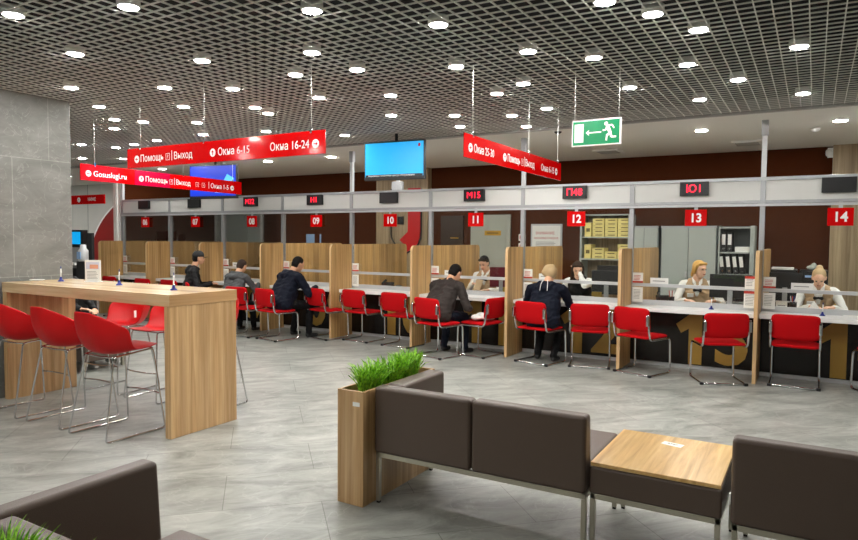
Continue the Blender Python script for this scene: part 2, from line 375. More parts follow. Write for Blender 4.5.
# ceiling fittings
def vent(x, y, lab):
    t = thing('ceiling_vent', lab, 'air vent', (x, y, 2.985))
    MB().box(-.2, .2, -.2, .2, -.012, .012).build('frame', 'white_matt', t, .004)
    for k in range(5): MB().box(-.15, .15, -.15 + k*.066, -.12 + k*.066, -.02, -.011).build('slat', 'trim', t)
vent(-.87, 10.4, 'square white air vent in the white ceiling left of the right pole')
vent(-2.85, 10.4, 'square white air vent in the ceiling just below the green exit sign')
vent(-6.9, 10.6, 'square white air vent in the ceiling left of the cyan screen')
t = thing('smoke_detector', 'round white smoke detector in the white ceiling above window 14', 'smoke detector', (-.04, 9.49, 3.0))
MB().lathe([(.055, 0), (.055, -.02), (.035, -.045), (.01, -.048)], 20).build('body', 'white_matt', t)
t = thing('dome_camera', 'small black dome camera left of the green exit sign', 'camera', (-2.88, 8.12, 3.0))
MB().lathe([(.07, 0), (.07, -.025), (.06, -.03)], 20).build('base', 'white_matt', t)
MB().lathe([(.05, -.02), (.045, -.04), (.028, -.055), (.008, -.06)], 20).build('dome', 'black', t)
t = thing('wall_camera', 'white bullet security camera on the edge of the right oak column', 'camera', (.14, 11.2, 2.86))
MB().cyl((0, .1, .05), (0, .0, 0), .045).build('body', 'white_matt', t)
MB().box(-.02, .05, .06, .1, -.04, .1).build('bracket', 'white_matt', t)

# ------------------------------------------------------------------ counter screen frame
fr = thing('counter_screen', 'grey aluminium and glass screen running along the whole row of service windows', 'glass screen')
for i in range(0, 10):
    x = post_x(i); wpt = .028
    box('post', 'alu', fr, x-wpt, x+wpt, YG-.03, YG+.03, .76, 2.33, .003)
XL, XR = post_x(0), post_x(9)
box('beam', 'alu', fr, XL, XR, YG-.035, YG+.035, 2.30, 2.34, .003)
box('beam', 'alu', fr, XL, XR, YG-.035, YG+.035, 2.035, 2.07, .003)
box('track', 'alu_light', fr, XL, XR, YG-.06, YG-.036, 2.0, 2.03, .003)
for n in range(6, 15):
    x0, x1 = post_x(n-6)+.03, post_x(n-5)-.03
    box('header_panel', 'header', fr, x0-.005, x1+.005, YG-.012, YG+.012, 2.07, 2.30)
    box('glass_pane', 'glass', fr, x0, x1, YG-.004, YG+.004, 1.04, 2.035)
    box('glass_pane', 'glass', fr, x0, x1, YG-.004, YG+.004, .84, 1.0)
    box('rail', 'alu_light', fr, x0, x1, YG-.03, YG+.02, 1.0, 1.04, .003)
for i in (0, 2, 4, 6, 8):
    x = post_x(i)
    p = box('ceiling_pole', 'alu_light', fr, x-.026, x+.026, YG-.026, YG+.026, 2.34, 2.99, .003)
    box('collar', 'alu', p, x-.036, x+.036, YG-.036, YG+.036, 2.82, 3.0, .003)
box('end_post', 'white_matt', fr, XL-.12, XL-.07, YG-.03, YG+.03, 0, 2.99, .004)
t = thing('white_mullion', 'tall white post standing at the left end of the counter row', 'post', (XL-.24, YG, 0))
MB().box(-.03, .04, -.04, .04, 0, 3.0).build('shaft', 'white_matt', t, .004)

# partitions
for i in range(0, 9):
    x = post_x(i); r = .07; y0, y1, h = 8.07, 10.28, 1.485
    pts = [(y0, 0), (y1, 0)] + [(y1-r + r*math.cos(a), h-r + r*math.sin(a)) for a in [k/6*PI/2 for k in range(7)]] + [(y0+r + r*math.cos(a), h-r + r*math.sin(a)) for a in [PI/2 + k/6*PI/2 for k in range(7)]]
    n = len(pts); hw = .019; g = MB()
    vs = [(x-hw, a, b) for a, b in pts] + [(x+hw, a, b) for a, b in pts]
    g.add(vs, [tuple(range(n)), tuple(range(2*n-1, n-1, -1))], False, 0)
    g.add(vs, [(k, k+n, (k+1) % n + n, (k+1) % n) for k in range(n)], False, 1)
    lab = 'oak partition panel between windows %02d and %02d' % (i+5, i+6) if i else 'oak partition panel at the far left end, before window 06'
    o = g.build('desk_partition', ['oak_part', 'oak_band']); tag(o, lab, 'partition', 'oak partitions between the service windows')

# counters, numbers, displays
disp = {6: '', 7: '', 8: 'M32', 9: 'H1', 10: '', 11: 'M15', 12: 'П48', 13: 'Ю1', 14: ''}
def numeral_one(t, x):
    MB().prism([(x-.04, .06), (x+.115, .06), (x+.115, .68), (x-.03, .68), (x-.19, .55), (x-.13, .44), (x-.04, .5)], -.033, -.031).build('numeral', 'gold', t)
for n in range(6, 15):
    x0, x1 = post_x(n-6)+.022, post_x(n-5)-.022; xc = (x0+x1)/2; s = '%02d' % n
    t = thing('service_counter', 'white topped counter with dark front under window number %s' % s, 'counter', (xc, 8.63, 0), 0, 'counters under the service windows')
    a, b = x0-xc, x1-xc
    MB().box(a, b, 8.26-8.63, 9.2-8.63, .715, .765).build('worktop', 'white', t, .004)
    MB().box(a, b, -.03, .0, .05, .715).build('front_panel', 'panel_dark', t)
    MB().box(a, b, -.015, .0, 0, .05).build('plinth', 'alu_light', t)
    MB().box(a, b, .0, .02, .765, .83).build('back_ledge', 'alu_light', t)
    if n >= 8:
        if n > 9: numeral_one(t, .02)
        else: text('0', .85, 'gold', t, (.02, -.031, .37), sx=1.0, bold=.026, name='numeral')
        if s[1] == '1': numeral_one(t, .45)
        else: text(s[1], .85, 'gold', t, (.47, -.031, .37), sx=1.0, bold=.026, name='numeral')
    t = thing('window_number_sign', 'small red square sign with white number %s above the window' % s, 'sign', (xc+.025, YG-.035, 1.87), 0, 'red number signs of the windows')
    MB().box(-.125, .125, -.004, .004, -.1, .1).build('plate', 'sign_red', t, .002)
    text(s, .15, 'sign_white', t, (0, -.006, -.005), bold=.004, sx=.95)
    MB().box(-.02, .02, 0, .01, .1, .17).build('hanger', 'alu_light', t)
    t = thing('queue_display', ('black queue display reading %s in red on the header of window %s' % (disp[n], s)) if disp[n] else 'blank black queue display on the header of window %s' % s, 'display', (xc, YG-.03, 2.225), 0, 'queue displays on the header')
    MB().box(-.165, .165, -.035, .015, -.085, .085).build('housing', 'black', t, .004)
    if disp[n]:
        text(disp[n], .13, 'led_red', t, (0, -.0365, -.003), sx=1.0)
t = thing('service_counter', 'white topped counter stretch right of window 14 at the photo edge', 'counter', (post_x(9)+.8, 8.63, 0))
MB().box(-.78, .78, -.37, .57, .715, .765).build('worktop', 'white', t, .004)
MB().box(-.78, .78, -.03, .0, .05, .715).build('front_panel', 'panel_dark', t)

# ------------------------------------------------------------------ hanging signs
def arrow_icon(parent, x, z, r, d, col='sign_red', y=-.0065, name='arrow_icon'):
    o = MB().cyl((x, y, z), (x, y-.0012, z), r, seg=24, smooth=False).build(name, 'sign_white', parent)
    g = MB(); a = {'r': 0, 'u': PI/2, 'l': PI, 'd': -PI/2}[d]
    mx = Matrix.Translation((x, 0, z)) @ Matrix.Rotation(-a, 4, 'Y')
    g.prism([(-.6*r, -.1*r), (.1*r, -.1*r), (.1*r, -.4*r), (.62*r, 0), (.1*r, .4*r), (.1*r, .1*r), (-.6*r, .1*r)], y-.0025, y-.001, mx)
    g.build('arrow', col, o)
def banner(label, loc, rz, L, items, wires, magenta=None):
    t = thing('hanging_sign', label, 'sign', loc, rz)
    g = MB(); g.box(-L/2, L/2, -.005, .005, -.0975, .0975); p = g.build('panel', 'sign_red', t, .001)
    if magenta: MB().box(magenta[0], magenta[1], -.006, -.005, -.0975, .0975).build('overlay', 'sign_magenta', t)
    for x in wires:
        w_ = MB().cyl((x, 0, .0975), (x, 0, 3.01 - loc[2]), .0032, seg=6).build('wire', 'wire_grey', t)
        MB().box(x-.008, x+.008, -.01, .01, .08, .125).build('clamp', 'chrome', w_)
    for it in items:
        if it[0] == 'c': arrow_icon(t, it[1], -.012, .037, it[2])
        elif it[0] == 'bar': MB().box(it[1]-.003, it[1]+.003, -.0065, -.0055, -.05, .045).build('divider', 'sign_white', t)
        elif it[0] == 'q':
            g = MB(); x, h, k = it[1], .028, .003
            for bx_ in ((x-h, x+h, -.012-h-.004, -.012-h+k-.004), (x-h, x+h, -.012+h+.004-k, -.012+h+.004), (x-h, x-h+k, -.012-h, -.012+h), (x+h-k, x+h, -.012-h, -.012+h)):
                g.box(bx_[0], bx_[1], -.0065, -.0055, bx_[2], bx_[3])
            g.build('symbol', 'sign_white', t); text(it[2], .05, 'sign_white', t, (x, -.0065, -.012), name='symbol')
        else:
            o = text(it[2], .096, 'sign_white', t, (it[1], -.0065, -.012), align='LEFT'); xs = [v.co.x for v in o.data.vertices]
            for v in o.data.vertices: v.co.x = (v.co.x - min(xs)) * (it[3] - it[1]) / (max(xs) - min(xs))
    return t
A = banner('long red hanging sign pointing to windows 6-15 and 16-24 above the stools', (-4.75, 4.2, 2.375), R(-.6), 2.6,
    [('c', -1.14, 'l'), ('t', -1.08, 'Помощь', -.73), ('q', -.665, '?'), ('bar', -.605), ('t', -.57, 'Выход', -.31), ('c', -.03, 'u'), ('t', .04, 'Окна 6-15', .44), ('t', .69, 'Окна 16-24', 1.13), ('c', 1.2, 'r')], (-1.09, -.15, 1.15))
B = banner('red hanging sign seen obliquely with the left arrow and magenta middle stretch', (-7.65, 6.0, 2.35), R(95.4), 2.79,
    [('c', -1.29, 'l'), ('t', -1.22, 'Gosuslugi.ru', -.75), ('c', -.52, 'u'), ('t', -.45, 'Помощь', -.08), ('q', -.02, '?'), ('bar', .04), ('t', .07, 'Выход', .33), ('q', .46, 'i'), ('q', .58, 'i'), ('bar', .69), ('t', .73, 'Окна 1-5', 1.1), ('c', 1.18, 'r')], (-1.2, .2, 1.2), (-.62, -.04))
Cc = banner('red hanging sign beside the exit sign, receding towards window 12', (-2.47, 5.91, 2.35), R(90.8), 2.42,
    [('c', -1.1, 'l'), ('t', -1.03, 'Окна 25-30', -.63), ('c', -.39, 'u'), ('t', -.32, 'Помощь', -.02), ('q', .045, '?'), ('bar', .1), ('t', .125, 'Выход', .37), ('t', .57, 'Окна 6-15', .97), ('c', 1.04, 'r')], (-1.05, .22, 1.1))
t = thing('hanging_sign', 'small red wall banner with white symbol beyond the stone column', 'sign', (-13.0, 8.1, 2.33))
MB().box(-.62, .62, -.01, .01, -.095, .095).build('panel', 'sign_red', t)
arrow_icon(t, -.25, 0, .05, 'u', y=-.012); text('НИЖЕ', .09, 'sign_white', t, (.2, -.012, 0))
for x in (-.5, .5): MB().cyl((x, 0, .09), (x, 0, .67), .003, seg=6).build('wire', 'alu_light', t)

# exit sign
t = thing('exit_sign', 'green and white emergency exit sign with arrow and running figure', 'sign', (-1.585, 5.4, 2.48), R(-1))
MB().box(-.205, .205, -.012, .012, -.108, .108).build('frame', 'sign_white', t, .002)
MB().box(-.195, .195, -.0135, -.012, -.098, .098).build('face', 'green', t)
MB().box(-.18, -.105, -.015, -.0135, -.075, .075).build('door_symbol', 'sign_white', t)
MB().prism([(-.085, 0), (-.06, -.022), (-.055, -.016), (-.066, -.005), (.045, -.005), (.045, .005), (-.066, .005), (-.055, .016), (-.06, .022)], -.015, -.0135).build('arrow', 'sign_white', t)
g = MB(); g.cyl((.085, -.0135, .065), (.085, -.015, .065), .015, seg=16, smooth=False)
def seg2(g, p, q, w):
    d = Vector((q[0]-p[0], q[1]-p[1])); nn = Vector((-d.y, d.x)).normalized()*w/2
    g.prism([(p[0]-nn.x, p[1]-nn.y), (q[0]-nn.x, q[1]-nn.y), (q[0]+nn.x, q[1]+nn.y), (p[0]+nn.x, p[1]+nn.y)], -.015, -.0135)
for p, q, w in (((.095, .05), (.12, -.012), .026), ((.1, .048), (.135, .052), .013), ((.135, .052), (.15, .025), .012), ((.092, .045), (.085, .015), .013), ((.088, .017), (.058, .012), .012),
                ((.12, -.01), (.09, -.032), .018), ((.092, -.03), (.088, -.072), .013), ((.12, -.01), (.13, -.045), .018), ((.128, -.045), (.168, -.045), .013)): seg2(g, p, q, w)
g.build('running_figure', 'sign_white', t)
for x in (-.185, .185): MB().cyl((x, 0, .108), (x, 0, .53), .0032, seg=6).build('wire', 'wire_grey', t)

# screens
def screen(label, loc, rz, w, h, face, extra):
    t = thing('ceiling_screen', label, 'screen', loc, rz)
    MB().box(-w/2, w/2, -.02, .03, -h/2, h/2).build('casing', 'black', t, .006)
    MB().box(-w/2+.018, w/2-.018, -.0225, -.02, -h/2+.045, h/2-.02).build('display', face, t)
    MB().cyl((0, .05, -.05), (0, .05, 3.0-loc[2]), .022).build('ceiling_pole', 'black', t)
    MB().box(-.12, .12, .03, .06, -.1, .1).build('bracket', 'black', t)
    extra(t)
def ex1(t):
    MB().box(-.44, .44, -.0235, -.0225, -.215, -.185).build('ticker', 'black', t)
    text('Уважаемые посетители центра обслуживания', .032, 'sign_white', t, (-.04, -.0245, -.2), sx=1.0)
    MB().box(.37, .4, -.0235, -.0225, .17, .21).build('logo', 'sign_red', t)
screen('ceiling hung screen with plain cyan picture above window 10', (-4.91, 7.4, 2.635), R(4), .93, .52, 'screen_cyan', ex1)
def ex2(t):
    g = MB(); g.prism([(-.42, .02), (-.15, .0), (-.15, .07), (-.42, .08)], -.0235, -.0225); g.prism([(.05, -.18), (.42, -.2), (.44, .05), (.3, .12), (.22, .0), (.1, -.02)], -.0235, -.0225); g.prism([(-.4, -.12), (-.1, -.14), (-.1, -.06), (-.4, -.05)], -.0235, -.0225)
    g.build('picture', 'screen_sky', t)
screen('ceiling hung screen with blue picture partly hidden by the red signs', (-8.65, 7.6, 2.5), R(8), .98, .56, 'screen_blue', ex2)
t = thing('grey_box', 'small grey box on the header below the cyan screen', 'box', (-6.07, 9.25, 2.34))
MB().box(-.1, .1, -.04, .04, 0, .2).build('casing', 'alu', t, .01); MB().box(-.03, .03, .0, .03, .2, .66).build('bracket', 'alu', t)  # plain grey casing of unknown use

# ------------------------------------------------------------------ chairs at the counter
def pad(w, h, t, nx=8, ny=8, crown=.012, curve=0):
    # rounded pad in XZ, thickness along Y, superellipse outline
    g = MB(); n = 40
    def ring(s, y, k):
        out = []
        for i in range(n):
            a = 2*PI*i/n; c, sn = math.cos(a), math.sin(a); e = .28
            x = w/2*s*math.copysign(abs(c)**e, c); z = h/2*s*math.copysign(abs(sn)**e, sn) - (1-s)*0
            if s > .5: x = math.copysign(max(0, w/2*1 - (w/2)*(1-abs(math.copysign(abs(c)**e, c))) - (1-s)*min(w, h)/2), x); z = math.copysign(max(0, h/2*abs(sn)**e - (1-s)*min(w, h)/2), z)
            out.append((x, y + curve*(x/(w/2))**2, z))
        return out
    rings = [ring(.2, -t/2-crown, 0), ring(.7, -t/2-crown*.8, 0), ring(.93, -t/2, 0), ring(1, -t/4, 0), ring(1, t/4, 0), ring(.93, t/2, 0), ring(.7, t/2+crown*.8, 0), ring(.2, t/2+crown, 0)]
    vs = [p for r_ in rings for p in r_]; fs = [(i*n+k, i*n+(k+1) % n, (i+1)*n+(k+1) % n, (i+1)*n+k) for i in range(len(rings)-1) for k in range(n)]
    fs += [tuple(range(n-1, -1, -1)), tuple(range((len(rings)-1)*n, len(rings)*n))]
    return g.add(vs, fs, True)
def make_chair():
    t = thing('cantilever_chair', 'x', 'chair')
    pad(.46, .44, .03, crown=.008).build('seat', 'red_fabric', t, mx=Matrix.Translation((0, .0, .455)) @ Matrix.Rotation(R(90), 4, 'X'))
    pad(.47, .28, .028, crown=.008, curve=.02).build('backrest', 'red_fabric', t, mx=Matrix.Translation((0, -.235, .665)) @ Matrix.Rotation(R(8), 4, 'X'))
    w = .235
    MB().tube([(-w, -.265, .735), (-w, -.205, .43), (-w, .225, .43), (-w-.005, .235, .013), (-w, -.2, .013), (w, -.2, .013), (w+.005, .235, .013), (w, .225, .43), (w, -.205, .43), (w, -.265, .735)], .0125, .06, 10).build('frame', 'chrome', t)
    for sx in (-1, 1):
        g = MB().box(sx*w-.02, sx*w+.02, -.215, -.185, 0, .03); g.build('foot_pad', 'black', t, .004)
        MB().box(sx*w-.016, sx*w+.016, -.28, -.235, .6, .72).build('clip', 'chrome', t, .008)
    return t
chair0 = make_chair(); first = True
def place_chair(x, y, deg, label, grp='red chairs at the service windows'):   # x,y: middle of the backrest top
    global first
    a = R(deg); loc = (x - math.sin(a)*.26, y + math.cos(a)*.26, 0)
    if first: first = False; chair0.location = loc; chair0.rotation_euler = (0, 0, a); chair0['label'] = label; chair0['group'] = grp; return chair0
    return dup(chair0, loc, a, label, grp)
place_chair(-.15, 8.0, 0, 'empty red chair seen straight from behind under window 14')
place_chair(-.79, 7.75, 24, 'empty red chair turned left in front of window 13 numeral')
place_chair(-1.84, 7.78, -20, 'empty red chair in front of the panel between windows 12 and 13')
place_chair(-2.35, 7.88, 14, 'empty red chair right of the woman in the navy jacket')
place_chair(-3.09, 7.74, -14, 'red chair that the woman in the navy jacket sits on')
place_chair(-3.635, 8.0, 80, 'red chair turned sideways with a white bag on its seat')
place_chair(-4.42, 7.4, -16, 'red chair that the man in the dark grey jacket sits on')
place_chair(-5.23, 7.85, -4, 'empty red chair left of the partition before window 11')
place_chair(-6.02, 7.93, -6, 'empty red chair right of the panel after window 09')
place_chair(-6.68, 7.82, -14, 'empty red chair right of the man in the navy coat')
place_chair(-7.23, 7.28, -10, 'red chair that the large man in the navy coat sits on')
place_chair(-7.85, 7.3, 0, 'red chair that the boy in the grey hooded top sits on')
place_chair(-9.3, 7.55, -35, 'red chair that the man in the black cap sits on')
place_chair(-10.05, 7.75, -3, 'empty red chair showing its top edge left of the man in the cap')
place_chair(-10.75, 7.72, -3, 'empty red chair showing its top edge above the second pen stand')
place_chair(-11.8, 7.75, -3, 'empty red chair showing its top edge right of the framed notice')
place_chair(.84, 8.05, 30, 'red chair cut off by the right photo edge under window 14')

# ------------------------------------------------------------------ bar table and stools
t = thing('bar_table', 'high oak bar table with panel legs beside the stone column', 'table', (-5.53, 3.68, 0))
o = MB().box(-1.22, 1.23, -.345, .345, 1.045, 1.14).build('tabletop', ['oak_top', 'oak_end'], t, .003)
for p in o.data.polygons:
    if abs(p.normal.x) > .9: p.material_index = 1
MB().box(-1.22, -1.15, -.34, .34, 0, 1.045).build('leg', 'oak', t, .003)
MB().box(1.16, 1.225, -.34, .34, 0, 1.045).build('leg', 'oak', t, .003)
def lerp_curve(c, v):
    n = len(c)-1; f = v*n; i = min(int(f), n-1); t_ = f-i
    p = [Vector(c[max(i-1, 0)]), Vector(c[i]), Vector(c[i+1]), Vector(c[min(i+2, n)])]
    return .5*((2*p[1]) + (-p[0]+p[2])*t_ + (2*p[0]-5*p[1]+4*p[2]-p[3])*t_**2 + (-p[0]+3*p[1]-3*p[2]+p[3])*t_**3)
def make_stool():
    t = thing('bar_stool', 'x', 'stool')
    cen = [(0, .285, .70), (0, .17, .69), (0, .04, .67), (0, -.08, .655), (0, -.19, .685), (0, -.262, .78), (0, -.295, .90), (0, -.305, 1.01)]
    edg = [(.15, .27, .70), (.2, .18, .695), (.213, .06, .69), (.235, -.015, .73), (.252, -.06, .855), (.23, -.13, .905), (.18, -.215, .96), (.10, -.285, 1.0)]
    nv, nu = 26, 17; grid = []
    for i in range(nv):
        v = i/(nv-1); c = lerp_curve(cen, v); e = lerp_curve(edg, v); row = []
        for j in range(nu):
            u = -1 + 2*j/(nu-1); au = abs(u)
            # cross section: flat in the middle, rising at the rim
            k = au**2.6; x = e.x*math.copysign(au**.85 if au else 0, u)
            row.append((x, c.y*(1-k)+e.y*k, c.z*(1-k)+e.z*k))
        grid.append(row)
    MB().sheet(grid).build('seat_shell', 'red_plastic', t, solid=.008, sub=1)
    w0, w1 = .185, .245
    for s in (-1, 1):
        MB().tube([(s*w0, .2, .675), (s*w1, .265, .008), (s*w1, -.265, .008), (s*w0, -.15, .645)], .0075, .03, 8, closed=True).build('leg_frame', 'chrome', t)
    MB().tube([(-w0, .2, .675), (w0, .2, .675)], .007).build('cross_bar', 'chrome', t)
    MB().tube([(-w0, -.15, .645), (0, -.17, .64), (w0, -.15, .645)], .007, .1).build('cross_bar', 'chrome', t)
    MB().tube([(-.222, .238, .29), (-.1, .27, .29), (.1, .27, .29), (.222, .238, .29)], .007, .08).build('foot_rest', 'chrome', t)
    return t
s0 = make_stool(); s0.location = (-4.86, 3.26, 0); s0['label'] = 'red shell bar stool nearest the table end, back towards the camera'; s0['group'] = 'red bar stools'
dup(s0, (-5.5, 3.27, 0), 0, 'red shell bar stool in the middle of the near side of the bar table')
dup(s0, (-6.15, 3.26, 0), 0, 'red shell bar stool cut by the left photo edge')
dup(s0, (-6.2, 4.22, 0), PI + .1, 'red bar stool beyond the table with a tag on its shell side')
dup(s0, (-5.55, 4.22, 0), PI, 'red bar stool beyond the table half hidden by its end panel')
dup(s0, (-4.9, 4.22, 0), PI, 'bar stool hidden behind the table end, only a chrome foot showing')
t = thing('seat_tag', 'small white tag on the shell of the far bar stool', 'tag', (-5.945, 4.2, .80), R(85))
MB().box(-.012, .012, -.003, .003, -.035, .035).build('card', 'paper', t)
# things on the bar table
def pen_stand(x, y, z, lab, grp='blue pen stands'):
    t = thing('pen_stand', lab, 'pen stand', (x, y, z), 0, grp)
    MB().lathe([(.03, 0), (.03, .006), (.016, .016), (.011, .03), (.009, .045)], 16).build('base', 'blue_pen', t)
    MB().cyl((0, 0, .03), (.003, 0, .13), .0055, seg=8).build('pen', 'white', t)
    MB().cyl((.003, 0, .125), (.0035, 0, .15), .0058, .003, seg=8).build('pen_cap', 'blue_pen', t)
pen_stand(-6.42, 3.72, 1.14, 'blue and white pen stand on the bar table nearest the stone column')
pen_stand(-5.52, 3.74, 1.14, 'blue and white pen stand in the middle of the bar table')
pen_stand(-4.66, 3.66, 1.14, 'blue and white pen stand near the right end of the bar table')
t = thing('table_notice', 'white framed notice standing on the bar table', 'notice', (-6.11, 3.86, 1.14), R(22))
MB().box(-.085, .085, -.004, .004, 0, .215).build('frame', 'white', t, .002)
MB().box(-.07, .07, -.0055, -.004, .125, .195).build('picture', 'pic_pale', t); MB().box(-.03, .06, -.0065, -.0055, .13, .17).build('picture', 'pic_pink', t)
g = MB(); 
for k in range(6): g.box(-.06, .055 - .01*(k % 3), -.0055, -.004, .03 + k*.014, .034 + k*.014)
g.build('print', 'print_grey', t)
MB().box(-.07, .07, -.03, .05, 0, .004).build('foot', 'white', t)
t = thing('saucer', 'small white saucer on the left end of the bar table', 'saucer', (-6.66, 3.62, 1.14))
MB().lathe([(.03, 0), (.06, .008), (.07, .013), (.066, .013), (.03, .005)], 24).build('dish', 'white', t)

# ------------------------------------------------------------------ sofas
def cushion(name, x0, x1, y0, y1, z0, z1, parent, bev=.022, mx=None, tilt=0):
    g = MB().box(x0, x1, y0, y1, z0, z1)
    if tilt:
        for i in (4, 5): v = g.v[i]; g.v[i] = (v[0], v[1]+tilt*0, v[2])
        for i in (6, 7): v = g.v[i]; g.v[i] = (v[0], v[1]-tilt, v[2])
    return g.build(name, 'leather', parent, bev, 4, mx=mx)
def frame(t, x0, x1, y0, y1, z=.335):
    g = MB(); s = .0125; b = .028
    g.box(x0, x1, y0, y0+2*s, z-b, z); g.box(x0, x1, y1-2*s, y1, z-b, z); g.box(x0, x0+2*s, y0, y1, z-b, z); g.box(x1-2*s, x1, y0, y1, z-b, z)
    g.build('frame', 'steel', t, .002)
    for x in (x0, x1-2*s):
        for y in (y0, y1-2*s):
            l = MB().box(x, x+2*s, y, y+2*s, .012, z-b).build('leg', 'steel', t, .002)
            MB().box(x+.003, x+2*s-.003, y+.003, y+2*s-.003, 0, .012).build('foot', 'black', l)
# local frame: x along the back, seat towards +y
t = thing('sofa', 'brown two seat corner sofa beside the oak planter, seen from behind', 'sofa', (-2.245, 3.17, 0), R(.8))
frame(t, .01, 1.29, .015, .68, .31)
for k in range(2):
    cushion('backrest', .645*k+.003, .645*k+.642, 0, .13, .31, .71, t, tilt=.035)
    cushion('seat', .645*k+.003, .645*k+.642, .13, .7, .31, .45, t)
cushion('side_back', .003, .13, .13, .66, .45, .705, t)
t = thing('side_table', 'brown leather side table with oak top between the two sofas', 'table', (-.64, 3.57, 0), R(0))
frame(t, -.305, .305, -.33, .33, .31)
cushion('base_cushion', -.31, .31, -.34, .33, .31, .452, t, .014)
MB().box(-.305, .305, -.335, .335, .452, .472).build('top', 'oak_fine', t, .003)
t2 = thing('sticker', 'small white sticker lying on the oak side table top', 'sticker', (-.64, 3.75, .4725), R(-12))
MB().box(-.055, .055, -.028, .028, 0, .001).build('card', 'paper', t2); text('СТОЛ', .02, 'print_grey', t2, (0, 0, .0015), rot=(0, 0, 0))
t = thing('sofa', 'brown one seat sofa cut by the right photo edge, seen from behind', 'sofa', (-.295, 3.2, 0), 0)
frame(t, .01, .64, .015, .68, .31)
cushion('backrest', .003, .642, 0, .13, .31, .71, t, tilt=.035); cushion('seat', .003, .642, .13, .7, .31, .45, t); cushion('side_back', .53, .642, .13, .66, .45, .70, t)
MB().box(-.004, .003, .01, .03, .40, .45).build('care_label', 'paper', t)
t = thing('sofa', 'brown corner sofa in the left foreground, its backs seen from above', 'sofa', (-2.25, 1.70, 0), R(-90))
frame(t, .01, .68, .02, .68)
cushion('backrest', .08, .735, 0, .12, .335, .73, t, tilt=.03)
cushion('seat', .003, .62, .12, .7, .335, .445, t)
cushion('side_back', .622, .71, .115, .7, .335, .728, t)
t = thing('sofa', 'end of a brown sofa back at the lower left photo corner behind the grass', 'sofa', (-2.05, .985, 0), R(180))
frame(t, .01, .68, .02, .68)
cushion('backrest', .003, .66, 0, .12, .335, .72, t, tilt=.03); cushion('seat', .003, .66, .12, .7, .335, .445, t)

def planter(label, loc, rz, L, w, h, seed):
    t = thing('planter', label, 'planter', loc, rz); rd = random.Random(seed)
    th = .016; g = MB(); g.box(0, w, 0, L, .0, .03); g.box(0, th, 0, L, .03, h); g.box(w-th, w, 0, L, .03, h); g.box(th, w-th, 0, th, .03, h); g.box(th, w-th, L-th, L, .03, h)
    g.build('box', 'oak', t, .002)
    MB().box(th, w-th, th, L-th, .5, h-.04).build('soil', 'soil', t)
    g = MB()
    for c, rad, m in ((.2, .11, 260), (.45, .1, 200), (.62, .12, 270)):
        for k in range(m):
            a = rd.random()*2*PI; rr = rad*math.sqrt(rd.random()); bx, by = w/2 + .38*rr*math.cos(a)*.8, c*L/.8*.98 + rr*math.sin(a)
            if c == .45 and rd.random() < .25: continue
            H = .12 + .1*rd.random(); ln = .02 + .11*rd.random(); b = rd.random()*2*PI if rd.random() < .4 else a + .5*(rd.random()-.5)
            dx, dy = math.cos(b)*ln, math.sin(b)*ln; wd = .0038 + .0024*rd.random(); q = rd.random()*PI; wx, wy = math.cos(q)*wd, math.sin(q)*wd
            z = h-.04; vs = []
            for s in (0, .4, .75): vs += [(bx+dx*s**1.7-wx*(1-s*.4), by+dy*s**1.7-wy*(1-s*.4), z+H*s), (bx+dx*s**1.7+wx*(1-s*.4), by+dy*s**1.7+wy*(1-s*.4), z+H*s)]
            vs.append((bx+dx, by+dy, z+H*(.97 - ln)))
            g.add(vs, [(0, 1, 3, 2), (2, 3, 5, 4), (4, 5, 6)], True)
    o = g.build('grass', 'grass', t); o['kind'] = 'stuff'
    return t
t = planter('narrow tall oak planter box with bright green artificial grass at the sofa end', (-2.445, 3.08, 0), 0, .84, .19, .69, 1)
MB().box(.115, .165, -.002, 0, .6, .625).build('label_plate', 'paper', t)
planter('oak planter whose green grass tips show at the lower left photo corner', (-2.03, .97, 0), R(-90), .84, .15, .66, 2)

# ------------------------------------------------------------------ people
def tube_ring(a, b, ra, rb, seg=14):
    a, b = Vector(a), Vector(b); d = b-a; L = d.length; q = d.to_track_quat('Z', 'Y') if L > 1e-6 else Euler((0, 0, 0)).to_quaternion()
    rings = []
    for k in range(1, 5): th = PI/2*(1-k/4); rings.append((ra*math.cos(th), -ra*math.sin(th)))
    for k in range(0, 4): th = PI/2*k/4; rings.append((rb*math.cos(th), L + rb*math.sin(th)))
    vs = [(0, 0, -ra)] + [(r*math.cos(2*PI*j/seg), r*math.sin(2*PI*j/seg), z) for r, z in rings for j in range(seg)] + [(0, 0, L+rb)]
    n = len(rings); fs = [(0, 1+(j+1) % seg, 1+j) for j in range(seg)]
    for i in range(n-1):
        for j in range(seg): fs.append((1+i*seg+j, 1+i*seg+(j+1) % seg, 1+(i+1)*seg+(j+1) % seg, 1+(i+1)*seg+j))
    e = 1+n*seg; fs += [(1+(n-1)*seg+j, 1+(n-1)*seg+(j+1) % seg, e) for j in range(seg)]
    mx = Matrix.Translation(a) @ q.to_matrix().to_4x4()
    return [mx @ Vector(v) for v in vs], fs
